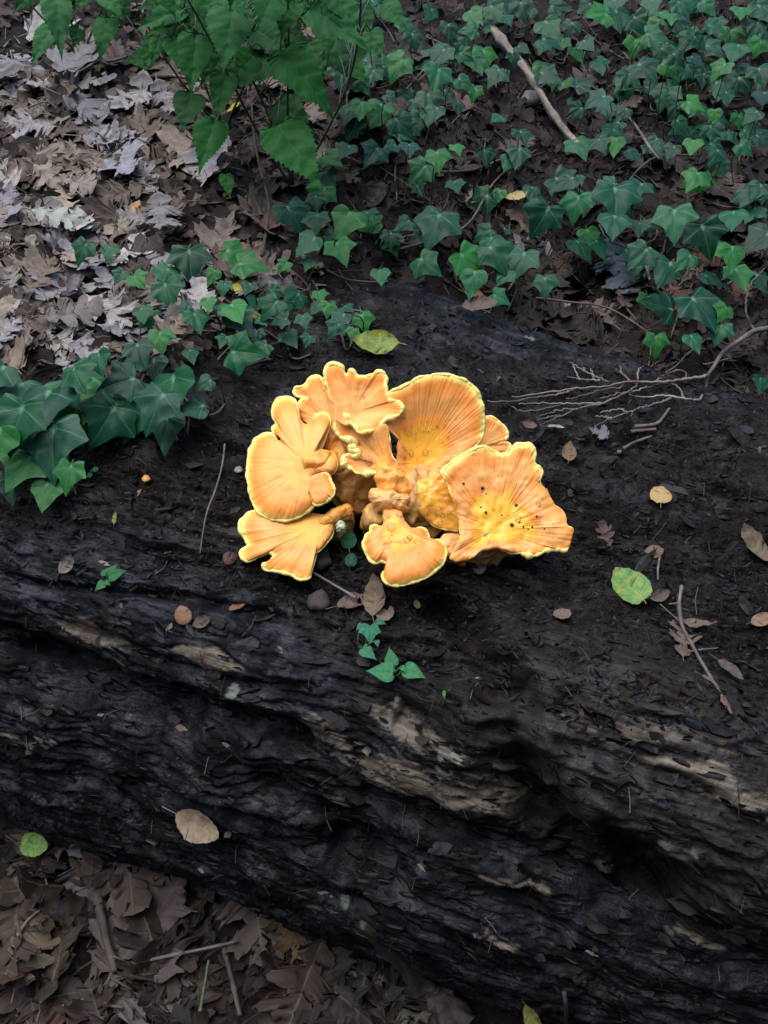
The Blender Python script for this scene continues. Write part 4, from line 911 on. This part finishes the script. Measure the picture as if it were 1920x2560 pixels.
def chains(pts, k):
    pts = [tuple(p) for p in pts]; out = []
    while pts:
        c = [pts.pop(0)]
        while pts and len(c) < k:
            j = min(range(len(pts)), key=lambda i: math.hypot(pts[i][0] - c[-1][0], pts[i][1] - c[-1][1]))
            if math.hypot(pts[j][0] - c[-1][0], pts[j][1] - c[-1][1]) > 230: break
            c.append(pts.pop(j))
        out.append(c)
    return out
def cr(lst, x0, y0, k): return [(x0 + x * k, y0 + y * k, s * k) for x, y, s in lst]
PATCH = [
    ('ivy clump of large glossy leaves spilling onto the left of the log', 'large ivy clump on the log', [(30, 985, 150), (105, 1020, 170), (200, 985, 150), (300, 955, 110), (330, 1015, 140), (430, 985, 165), (480, 1020, 90), (262, 1055, 140), (415, 1075, 120), (130, 1112, 170), (55, 1165, 130), (170, 1190, 90), (25, 1215, 90), (112, 1235, 90), (250, 905, 80), (190, 940, 100), (350, 880, 80), (-20, 940, 130), (40, 1060, 150), (330, 1060, 110), (180, 1050, 140), (510, 960, 60), (390, 1020, 130), (-10, 1110, 130), (240, 1000, 120)], .03, .075),
    ('ivy trailing along the back edge of the log in a thin line', 'ivy along the log edge', [(475, 655, 110), (592, 632, 85), (625, 660, 95), (410, 690, 80), (345, 700, 60), (420, 732, 90), (492, 800, 75), (565, 765, 60), (600, 803, 100), (588, 778, 90), (440, 720, 60), (675, 770, 80), (732, 752, 85), (770, 658, 45), (708, 665, 45), (848, 800, 70), (838, 822, 60), (908, 803, 62), (882, 832, 40), (610, 880, 110), (725, 845, 70), (338, 898, 80), (385, 920, 80), (478, 888, 55), (400, 850, 75), (640, 760, 60), (790, 770, 50), (380, 800, 70), (355, 785, 60), (650, 870, 60), (205, 628, 75), (270, 628, 55), (300, 690, 50), (530, 690, 55), (560, 720, 45), (620, 720, 48), (655, 800, 50), (690, 730, 45), (700, 800, 55), (760, 800, 48), (800, 740, 45), (820, 770, 52), (870, 770, 44), (640, 840, 48), (560, 850, 50), (770, 850, 42), (520, 760, 50), (460, 770, 48)], .018, .05),
    ('ivy with mid sized leaves on the soil just behind the fungus', 'ivy behind the fungus', [(735, 540, 105), (792, 552, 75), (862, 555, 105), (918, 540, 60), (770, 612, 85), (850, 625, 85), (830, 600, 70), (970, 602, 60), (950, 690, 60), (1010, 560, 60), (1086, 565, 125), (1070, 660, 85), (980, 615, 55), (890, 300, 110)], .02, .06),
    ('ivy with broad star shaped leaves overhanging the back of the log', 'ivy overhanging the back of the log', [(1175, 655, 120), (1182, 705, 105), (1240, 640, 120), (1300, 655, 115), (1362, 712, 80), (1225, 610, 90), (1455, 622, 110), (1355, 547, 125), (1440, 515, 100), (1540, 498, 150), (1535, 560, 130), (1412, 460, 110), (1685, 552, 130), (1765, 595, 130), (1832, 545, 110), (1665, 680, 120), (1712, 652, 90), (1655, 765, 140), (1755, 772, 150), (1798, 830, 80), (1640, 860, 80), (1735, 855, 80), (1900, 600, 120), (1785, 700, 100), (1850, 690, 100), (1900, 960, 70), (1600, 640, 100), (1830, 640, 110), (1500, 620, 90), (1260, 690, 70), (1250, 745, 70), (1810, 780, 70)], .03, .08),
    ('ivy in the dense tangle around the pale stick', 'ivy tangle around the stick', cr([(240, 240, 140), (230, 330, 150), (350, 360, 120), (60, 290, 150), (220, 490, 110), (320, 460, 100), (490, 510, 100), (30, 420, 80), (80, 540, 150), (460, 110, 120), (560, 255, 80), (710, 330, 140), (720, 120, 150), (600, 210, 90), (600, 585, 110), (230, 685, 130), (315, 640, 80), (110, 640, 110), (310, 800, 100), (150, 815, 80), (30, 1030, 100), (920, 430, 135), (980, 590, 150), (1080, 670, 110), (830, 480, 100), (1030, 490, 100), (940, 260, 80), (880, 190, 100), (780, 790, 150), (600, 40, 130), (480, 50, 130), (760, 30, 130), (370, 130, 100), (280, 130, 110), (130, 170, 110), (200, 60, 100), (350, 240, 90), (390, 400, 90), (30, 630, 90), (680, 200, 90), (800, 120, 100), (-100, 470, 130), (-90, 370, 110), (-160, 250, 130), (-30, 160, 120)], 960, 0, .5787), .03, .09),
    ('ivy in the leafy bank far beyond the twiggy branch', 'ivy on the far bank', cr([(1340, 450, 110), (1290, 545, 120), (1420, 570, 110), (1330, 630, 110), (1430, 670, 110), (1340, 770, 140), (1300, 130, 150), (1170, 150, 130), (1130, 300, 160), (1230, 300, 130), (1050, 340, 110), (1270, 250, 100), (1350, 260, 100), (1520, 220, 170), (1520, 370, 150), (1630, 320, 130), (1640, 420, 120), (1600, 120, 120), (1620, 200, 110), (1500, 160, 120), (1430, 500, 90), (1580, 850, 130), (1010, 80, 150), (930, 60, 150), (1100, 100, 130), (1160, 20, 110), (1290, 30, 120), (1430, 120, 110), (1400, 30, 110), (1540, 50, 120), (1640, 60, 120), (1080, 200, 110), (1190, 230, 100), (1420, 210, 120), (1450, 300, 120), (1560, 300, 120), (1380, 340, 90), (1480, 420, 100), (1590, 500, 120), (1640, 600, 120), (1560, 640, 100), (1000, 20, 120), (870, 30, 110), (1240, 70, 110), (1360, 180, 110)], 960, 0, .5787), .03, .09)]
MARKS = [('the pale stick', 1340, 210), ('the twiggy branch', 1850, 850), ('the dark hollow', 1500, 730), ('the whitish leaf', 170, 575), ('the orange berry', 226, 692), ('the weed leaves', 690, 380), ('the mottled leaf', 945, 868), ('the orange fan', 650, 1000), ('the yellow scrap', 1290, 507), ('the yellow leaf', 612, 745), ('the grey stone', 1330, 250), ('the log top', 150, 1260), ('the open litter', 300, 780), ('the bare soil', 560, 560), ('the slender stem', 660, 560), ('the bent stem', 1610, 340), ('the bark end', 1462, 372), ('the bank crest', 1500, 0), ('the brown runner', 1200, 420), ('the blue leaf', 1550, 690), ('the toothed weed', 900, 120), ('the tan runner', 1650, 395)]
NUM = ('no', 'one', 'two', 'three', 'four', 'five', 'six')
def vine_label(c, lab):
    m = np.mean(np.array(c), 0); q = sorted(MARKS, key=lambda t: math.hypot(t[1] - m[0], t[2] - m[1]))
    return f"{lab} of {NUM[len(c)]} leaves between {q[0][0]} and {q[1][0]}"
for k, (lab, grp, pts, h0, h1) in enumerate(PATCH):
    pts = [(a, b, c * (1.06, 1, 1, .86, .95, .95)[k]) for a, b, c in pts]
    for j, c in enumerate(chains(pts, 6)): ivy_vine(c, vine_label(c, ('large glossy ivy vine', 'thin trailing ivy vine', 'mid sized ivy vine', 'broad star leaved ivy vine', 'tangled ivy vine', 'far bank ivy vine')[k]), grp, 1000 + 50 * k + j, h0, h1)
rv = np.random.default_rng(77)                                                   # smaller shaded leaves filling the tangle
for k, (poly, n) in enumerate((([(850, 0), (1920, 0), (1920, 330), (1500, 400), (1300, 200), (1000, 330), (850, 250)], 74), ([(1400, 330), (1920, 330), (1920, 700), (1640, 780), (1480, 600)], 34), ([(880, 250), (1150, 300), (1350, 420), (1300, 600), (1000, 640), (760, 560)], 24))):
    pts = [(p[0], p[1], rv.uniform(50, 85)) for p in sample_poly(poly, n, rv)]
    for j, c in enumerate(chains(pts, 6)): ivy_vine(c, vine_label(c, ('low small leaved ivy vine', 'creeping small leaved ivy vine', 'sparse small leaved ivy vine')[k]), ('low small leaved ivy by the stick', 'low small leaved ivy by the branch', 'small ivy sprigs over the soil')[k], 1500 + 50 * k + j, .012, .045, .9)

# ------------------------------------------------------------------ broad-leaved weeds at the back
def weed(root_px, lean, height, leaves, label, seed, shade=1.0, group=None):
    r = np.random.default_rng(seed); h = hit(*root_px, only='ground'); R0 = np.array(h[0]); top = R0 + np.array([lean[0], lean[1], height])
    root = tag(empty('woodland_weed', Vector(R0)), label, 'weed plant', group)
    t = np.linspace(0, 1, 14)[:, None]; sts = []
    for q, (ox, oy, oz) in enumerate(((0, 0, 0), (-.13, .03, -.06), (.13, .02, -.04), (-.06, .06, -.10))):
        s1 = R0 + (top + np.array([ox, oy, oz]) - R0) * t + np.array([.02, .015, 0]) * np.sin(t * 5 + seed + q) * t + np.array([ox, oy, 0]) * .25 * np.sin(t * 3.1); s1[0, 2] -= .01
        stem_obj('stem', [tube(s1, np.linspace(.0020, .0010, 14), 7)], M_STEM, root); sts.append(s1)
    st = np.vstack(sts)
    for (bx, by, tx, ty, w, dep, kk) in leaves:
        b = CAM + ray(bx, by) * dep; tp = CAM + ray(tx, ty) * (dep - .012)
        d = Vector(tp - b); Ln = d.length; vis = np.hypot(tx - bx, ty - by)
        mid = (b + tp) / 2; n = Vector((CAM - mid)).normalized() * .75 + Vector((r.normal(0, .18), .1, .6)); 
        s = Ln / 1.0; sx = 1.04 * (w * dep / FPX / .75) / s
        M = frame(Vector(b), n, d, s, 1.0) @ Matrix.Diagonal((min(max(sx, .6), 1.5), 1, 1, 1))
        o = bpy.data.objects.new('leaf', WEEDS[r.integers(3)]); o.parent = root; o.matrix_basis = Matrix.Translation(-Vector(R0)) @ M
        c = ((.018, .100, .018), (.026, .118, .034), (.010, .060, .012), (.050, .16, .026))[kk]; q = shade * r.uniform(.9, 1.12); o.color = (*[x * q for x in c], 1)
        if not o.data.materials: o.data.materials.append(M_WEED)
        col.objects.link(o)
        j = np.argmin(np.linalg.norm(st - (b + [0, .02, .02]), axis=1)); a = st[j]
        m = (a + b) / 2 + np.array([0, 0, .015])
        stem_obj('petiole', [tube(crom(np.array([a, m, b + .02 * (tp - b)]), 8), .0009, 5)], M_STEM, root)
rw = np.random.default_rng(88)
def shade_leaves(n, x0, x1, y0, y1, d0, d1):                                     # extra leaves of the same plants, shade put into darker greens
    out = []
    for _ in range(n):
        x, y, L = rw.uniform(x0, x1), rw.uniform(y0, y1), rw.uniform(110, 200); a = math.radians(90 + rw.normal(0, 30))
        out.append((x, y, x + L * math.cos(a), y + L * math.sin(a), L * rw.uniform(.6, .75), rw.uniform(d0, d1), int(rw.choice([0, 2, 2]))))
    return out
def cl(lst): return [(a * .5787, b * .5787, c * .5787, d * .5787, w * .5787, dep, k) for a, b, c, d, w, dep, k in lst]
weed((205, 140), (-.02, .02, ), .34, cl([(240, -40, 265, 240, 120, 1.50, 1), (225, 105, 135, 275, 100, 1.55, 1), (465, 65, 425, 250, 110, 1.58, 0), (440, -40, 520, 55, 90, 1.5, 1), (340, 120, 320, 200, 70, 1.62, 2), (655, 250, 532, 258, 95, 1.60, 0), (160, -60, 60, 60, 90, 1.56, 2), (380, -60, 330, 40, 90, 1.5, 0)] + shade_leaves(5, 120, 520, -330, -120, 1.42, 1.55) + shade_leaves(3, 250, 560, -90, -20, 1.55, 1.65)), 'tall weed with drooping pointed leaves beside open leaf litter', 2001)
weed((560, 330), (-.03, -.02), .42, cl([(800, 30, 588, 130, 75, 1.38, 1), (790, 100, 632, 130, 100, 1.40, 0), (850, 135, 825, 395, 150, 1.30, 0), (1010, 20, 962, 300, 200, 1.24, 1), (830, 400, 785, 555, 140, 1.42, 2), (930, 510, 862, 745, 150, 1.36, 0), (975, 230, 855, 390, 110, 1.36, 2), (980, 300, 930, 530, 115, 1.33, 0), (870, 0, 1000, 60, 100, 1.28, 1), (820, -70, 880, 60, 100, 1.26, 0), (690, -60, 760, 40, 100, 1.34, 2), (960, -60, 1060, 60, 120, 1.2, 1)] + shade_leaves(7, 640, 1050, -420, -100, 1.12, 1.25) + shade_leaves(18, 660, 1060, -80, 160, 1.38, 1.46)), 'bushy weed with long heart shaped leaves hanging over bare soil', 2002)
weed((735, 470), (.0, -.03), .44, cl([(1150, 215, 950, 400, 170, 1.34, 2), (1205, 215, 1470, 440, 200, 1.26, 0), (1195, 530, 1385, 808, 215, 1.28, 0), (1330, 20, 1600, 190, 150, 1.20, 1), (1195, 440, 1350, 560, 150, 1.36, 2), (1370, 90, 1480, 170, 110, 1.30, 0), (1600, 130, 1645, 250, 90, 1.34, 1), (1100, 120, 1240, 210, 150, 1.34, 2), (1180, -30, 1120, 120, 150, 1.22, 1), (1260, 0, 1200, 130, 130, 1.24, 0), (1440, -40, 1560, 90, 130, 1.2, 1), (1330, 180, 1410, 320, 130, 1.38, 2), (975, 750, 992, 845, 62, 1.42, 3), (1280, 380, 1400, 430, 90, 1.38, 2), (1650, 0, 1760, 110, 110, 1.3, 1), (1450, 230, 1520, 330, 100, 1.42, 2), (1100, 240, 1010, 330, 120, 1.3, 0)] + shade_leaves(8, 1050, 1500, -420, -100, 1.1, 1.25) + shade_leaves(26, 1020, 1560, -80, 260, 1.38, 1.48)), 'large weed with broad toothed leaves reaching toward the ivy', 2003)

# seedlings on the log
def seedling(root_px, leaves, label, seed, meshes, colr, lift0=.012, stem_r=.0009):
    r = np.random.default_rng(seed); h = hit(*root_px); R0 = np.array(h[0])
    root = tag(empty('seedling', Vector(R0)), label, 'seedling')
    for k, (bx, by, tx, ty, lf) in enumerate(leaves):
        hb = hit(bx, by); dep = (np.array(hb[0]) - CAM) @ FWD - lift0 - .006 * k / len(leaves)
        b = CAM + ray(bx, by) * dep; tp = CAM + ray(tx, ty) * (dep - .003); d = Vector(tp - b)
        n = Vector((CAM - b)).normalized() * .6 + Vector((r.normal(0, .2), 0, .7))
        M = frame(Vector(b), n, d, d.length, 1)
        o = bpy.data.objects.new('leaf', meshes[lf]); o.parent = root; o.matrix_basis = Matrix.Translation(-Vector(R0)) @ M; q = r.uniform(.85, 1.2); o.color = (*[x * q for x in colr], 1)
        if not o.data.materials: o.data.materials.append(M_WEED)
        if o.data.materials[0] != M_WEED: o.material_slots[0].link = 'OBJECT'; o.material_slots[0].material = M_WEED
        col.objects.link(o)
        a = R0 - [0, 0, .003]; m = .5 * (a + b) + [r.normal(0, .002), r.normal(0, .002), .006]
        stem_obj('stem', [tube(crom(np.array([a, m, b + .05 * (tp - b)]), 8), stem_r, 5)], M_STEM, root)
SD = WEEDS + IVYS + OVALS
seedling((905, 1645), [(925, 1565, 925, 1612, 3), (905, 1560, 890, 1575, 0), (940, 1550, 965, 1558, 0), (905, 1618, 940, 1650, 0), (942, 1600, 945, 1618, 0)], 'leafy green seedling sprouting just below the low fan', 3001, SD, (.045, .17, .095))
seedling((985, 1690), [(980, 1665, 975, 1618, 0), (985, 1682, 917, 1672, 1), (1010, 1668, 1063, 1696, 0), (1003, 1665, 1015, 1680, 0)], 'three leaved seedling on the ridge of black wood', 3002, SD, (.045, .18, .075))
seedling((873, 1420), [(872, 1370, 868, 1322, 10), (875, 1415, 882, 1380, 10)], 'seedling with two round leaves beside the lower bracket', 3003, SD, (.022, .085, .045))
seedling((262, 1470), [(265, 1440, 282, 1408, 0), (268, 1440, 308, 1420, 0), (262, 1455, 238, 1478, 0), (262, 1452, 275, 1462, 0), (258, 1440, 255, 1425, 0)], 'small bright seedling on flaky wood left of the fungus', 3004, SD, (.04, .16, .06))
seedling((232, 1185), [(230, 1175, 242, 1168, 10), (228, 1182, 218, 1192, 10)], 'tiny two leaved sprout beside the large ivy clump', 3005, SD, (.05, .20, .06))
seedling((1106, 1760), [(1110, 1742, 1112, 1728, 9)], 'single tiny sprout rising from a crack in the log', 3006, SD, (.07, .24, .06))

# ------------------------------------------------------------------ sticks and twigs
def path3(pts, lift_=.01, maxd=None, n=24, depth=None):
    out = []
    for k, (x, y) in enumerate(pts):
        if depth is not None: dep = depth[k] if isinstance(depth, (list, tuple)) else depth
        else:
            h = hit(x, y); dep = (np.array(h[0]) - CAM) @ FWD - lift_
            if maxd: dep = min(dep, maxd)
        out.append(CAM + ray(x, y) * dep)
    return crom(np.array(out), n)
def stick(pts, r0, r1, label, m, name='stick', lift_=.01, n=26, bump=.25, sides=9, extra=(), knots=(), cat='stick', depth=None):
    P = path3(pts, lift_, n=n, depth=depth); L = Vector(P[len(P) // 2])
    o = tag(empty(name, L), label, cat)
    R = np.linspace(r0, r1, len(P)) * (1 + .12 * pn(np.arange(len(P)) * .6, r0 * 999))
    for kk in knots: R = R * (1 + .35 * np.exp(-((np.arange(len(P)) / len(P) - kk) / .03) ** 2))
    stem_obj('shaft', [tube(P, R, sides, bump, r0 * 777)], m, o)
    for (a, b, ra, rb) in extra:
        q = np.vstack([path3([a, b], lift_, n=6)]); stem_obj('side_twig', [tube(q, np.linspace(ra, rb, 6), 5)], m, o)
    return o
stick([(1230, 70), (1262, 110), (1310, 170), (1350, 230), (1385, 290), (1420, 335), (1448, 362)], .0062, .0050, 'pale barkless stick leaning down the ivy bank', M_STICK, lift_=.07, knots=(.12, .45, .68), n=60, sides=14, bump=.45)
stick([(1448, 362), (1462, 372), (1475, 380)], .013, .008, 'broken tan bark end at the foot of the pale stick', M_STICK, name='bark_piece', lift_=.03, bump=.6, cat='bark')
stick([(1704, 1465), (1698, 1510), (1705, 1565), (1740, 1630), (1780, 1700), (1830, 1785)], .0020, .0014, 'grey knobbly twig lying across a wet oak leaf', M_TWIG, name='twig', lift_=.010, knots=(.2, .38, .7), extra=[((1700, 1508), (1672, 1510), .0014, .0008), ((1745, 1625), (1795, 1620), .0012, .0007), ((1706, 1560), (1650, 1510), .001, .0006)], cat='twig')
stick([(562, 1110), (556, 1160), (540, 1220), (515, 1290), (500, 1385)], .0011, .0008, 'thin grey twig left of the big fungus fan', M_TWIG, name='twig', lift_=.012, cat='twig')
stick([(1650, 1390), (1645, 1420), (1645, 1450)], .0014, .0010, 'short twig stub beside the folded reddish leaf', M_TWIG, name='twig', lift_=.008, cat='twig')
stick([(305, 2415), (420, 2390), (520, 2370), (595, 2352)], .0026, .0018, 'straight thin stick lying across the lower litter', M_TWIG, lift_=.035)
stick([(243, 2235), (255, 2300), (272, 2370), (290, 2430)], .0062, .0050, 'stubby brown stick poking out of the lower litter', M_DARKBRANCH, lift_=.03)
stick([(45, 2340), (70, 2300), (115, 2265)], .0022, .0016, 'short pale twig arched over a tan leaf', M_TWIG, name='twig', lift_=.04, cat='twig')
stick([(500, 2530), (510, 2470), (522, 2400)], .0022, .0018, 'upright olive stalk in the lower litter', M_STEM, name='stalk', lift_=.05, cat='stalk')
stick([(560, 2370), (580, 2450), (600, 2540)], .0035, .003, 'dark twig slanting through the lower litter', M_DARKBRANCH, name='twig', lift_=.03, cat='twig')
stick([(905, 2310), (1000, 2400), (1070, 2470), (1160, 2575)], .004, .022, 'thick dark fallen branch wedged against the log foot', M_DARKBRANCH, name='fallen_branch', lift_=.03, bump=.7, sides=20, n=60, cat='branch')
stick([(1410, 2480), (1415, 2520), (1416, 2570)], .0024, .002, 'thin stalk in the black shade beneath the log', M_DARKBRANCH, name='stalk', lift_=.03, cat='stalk')
stick([(170, 180), (230, 160), (290, 150), (340, 135)], .003, .002, 'thin pale vine stem crossing dark soil under the weed', M_STICK, name='vine_stem', lift_=.03, cat='stem')
stick([(655, 640), (668, 560), (672, 505), (650, 420), (634, 330), (628, 215), (632, 110)], .0024, .0014, 'slender brown upright stem before the bare soil', M_DARKBRANCH, name='woody_stem', lift_=.04, n=30, cat='stem')
stick([(355, 195), (420, 190), (468, 194)], .004, .003, 'short grey stick in shade behind the litter', M_TWIG, lift_=.02)
stick([(990, 625), (1080, 600), (1170, 560), (1240, 450), (1340, 375)], .0022, .0014, 'wiry ivy runner arching over soil behind the log', M_RUNNER, name='vine_stem', lift_=.03, cat='stem')
stick([(1090, 430), (1180, 425), (1260, 395), (1330, 365)], .0024, .0016, 'straight brown runner below the pale stick', M_RUNNER, name='vine_stem', lift_=.03, cat='stem')
stick([(1560, 470), (1600, 420), (1650, 390), (1740, 388)], .0018, .0014, 'curved tan runner beyond the broad star shaped ivy', M_RUNNER, name='vine_stem', lift_=.04, cat='stem')
stick([(1340, 745), (1420, 755), (1520, 770), (1620, 830)], .0018, .0012, 'thin bare runner crossing the dark hollow', M_RUNNER, name='vine_stem', lift_=.04, cat='stem')
stick([(1570, 290), (1600, 330), (1625, 370), (1650, 400)], .0028, .002, 'bent woody stem in the shade of the far ivy', M_TWIG, name='woody_stem', lift_=.06, cat='stem')
stick([(1595, 600), (1610, 650), (1625, 700)], .002, .0018, 'upright bare stem in front of the dark hollow', M_TWIG, name='woody_stem', lift_=.08, cat='stem')
stick([(890, 1495), (840, 1465), (780, 1430)], .0016, .0012, 'wet reddish rootlet curling between the brackets', M_TWIG, name='rootlet', lift_=.01, cat='root')

# dead conifer sprig: a forked branch with fine twigs
tw = lambda l: [(1200 + x * .434, 780 + y * .434) for x, y in l]
main = tw([(1760, 60), (1659, 95), (1580, 110), (1480, 175), (1400, 230), (1350, 310), (1310, 370), (1303, 440), (1275, 525)])
dm = (np.array(hit(*main[6])[0]) - CAM) @ FWD - .035
P = path3(main, depth=[dm + .03, dm + .02, dm + .015, dm + .01, dm + .005, dm, dm, dm + .004, dm + .012], n=40)
sprig = tag(empty('conifer_sprig', Vector(P[-1])), 'dead forked conifer branch with fine bare twigs resting on the log', 'branch')
stem_obj('main_branch', [tube(P, np.linspace(.0044, .0022, 40), 8, .2, 3)], M_TWIG, sprig)
rt = np.random.default_rng(9)
for k, b in enumerate(([(1310, 370), (1160, 395), (1000, 405), (850, 405), (720, 430), (560, 440), (400, 462), (180, 490)], [(560, 440), (430, 480), (300, 495), (180, 515), (40, 512)], [(920, 400), (870, 450), (790, 490), (700, 525), (560, 560), (470, 600), (340, 650)],
        [(700, 525), (560, 530), (430, 525), (220, 530)], [(480, 530), (330, 565), (230, 570), (180, 545)], [(560, 560), (440, 570), (340, 600)], [(1275, 510), (1180, 500), (1060, 480), (960, 490), (860, 480)], [(1180, 500), (1130, 425), (1040, 415), (960, 435)],
        [(1100, 500), (980, 540), (850, 580), (760, 610), (660, 655)], [(760, 610), (660, 600)], [(860, 395), (810, 350), (778, 325)], [(815, 352), (805, 310)], [(905, 395), (908, 345), (940, 310)], [(740, 405), (660, 370), (600, 340), (515, 285)], [(600, 340), (598, 318)],
        [(575, 390), (550, 345), (540, 300)], [(660, 390), (635, 325)], [(570, 388), (520, 378), (495, 376)], [(690, 395), (640, 390), (570, 388)], [(1020, 395), (1080, 345), (1150, 290), (1200, 230), (1300, 212)], [(1080, 355), (1150, 335), (1190, 360), (1160, 390)],
        [(1400, 235), (1440, 265), (1380, 280), (1285, 305)], [(1440, 265), (1425, 215), (1480, 178)], [(850, 400), (800, 440), (740, 440), (600, 480), (500, 500)], [(960, 435), (880, 460), (800, 470), (700, 500)], [(470, 600), (420, 600), (330, 625)], [(980, 540), (900, 560), (870, 600)], [(850, 580), (800, 560), (690, 580)], [(1580, 110), (1545, 40), (1530, -40), (1560, -160), (1640, -250)])):
    p = tw(b); up = .036 if k in (0, 19, 21, 22, 28) else .024
    Q = path3(p, up, maxd=dm + .03 if k != 0 else None, n=10 + 4 * len(p))
    if k in (0, 6): Q[0] = P[np.argmin(np.linalg.norm(P - Q[0], axis=1))]
    Q = Q + np.c_[rt.normal(0, .0006, (len(Q), 2)), rt.normal(0, .0006, len(Q))]
    r0 = (.0028 if k in (0,) else .0019 if k in (1, 2, 6, 8, 28) else .0014)
    stem_obj('twig', [tube(Q, np.linspace(r0, .0007, len(Q)), 5, .3, k)], M_TWIG if k % 3 else M_STICK, sprig)
for k, (b, lab) in enumerate((([(890, 660), (1010, 645), (1060, 600), (1090, 555)], 'bent twig piece lying below the conifer sprig'), ([(870, 690), (940, 680), (1015, 675)], 'straight grey twig piece lying below the conifer sprig'), ([(800, 810), (870, 760), (990, 715)], 'crooked twig piece lying past the grey leaf'))):
    stick(tw(b), .0024, .0016, lab, M_TWIG, name='twig', lift_=.008, cat='twig')

# ------------------------------------------------------------------ small round things
def pebble(px, py, size, m, name, label, cat, seed, flat=.8):
    h = hit(px, py); dep = (np.array(h[0]) - CAM) @ FWD; s = size / 2 * dep / FPX
    th, ph = np.meshgrid(np.linspace(0, math.pi, 9), np.arange(14) / 14 * 2 * math.pi, indexing='ij')
    D_ = np.stack([np.sin(th) * np.cos(ph), np.sin(th) * np.sin(ph), np.cos(th) * flat], -1)
    D_ = D_ * (1 + .22 * fbm(D_[..., 0] * 1.3 + seed, D_[..., 1] * 1.3 + D_[..., 2], 3))[..., None]
    me = mesh(name, D_.reshape(-1, 3) * s, grid_faces(9, 14, True)); o = add(name, me, m, None, Matrix.Translation(h[0] + h[1] * s * .45)); return tag(o, label, cat)
pebble(226, 692, 24, M_BERRY, 'fallen_berry', 'small round orange berry on the leaf litter', 'berry', 1)
pebble(598, 1175, 22, M_STONE, 'lichen_lump', 'small whitish grey lump on the log beside the big left fan', 'lichen', 2, .5)
pebble(1325, 255, 46, M_STONE, 'mossy_stone', 'grey stone half hidden behind the pale stick', 'stone', 3, .8)
pebble(370, 1195, 22, M_BERRY, 'wood_nugget', 'small tan nugget on dark humus near the ivy clump', 'wood chip', 4, .6)
pebble(800, 1400, 62, M_DARKBRANCH, 'wood_lump', 'dark rounded wood lump between the two lower brackets', 'wood lump', 5, .7)
pebble(790, 1510, 58, M_DARKBRANCH, 'wood_lump', 'rough brown wood lump below the small bracket', 'wood lump', 6, .7)
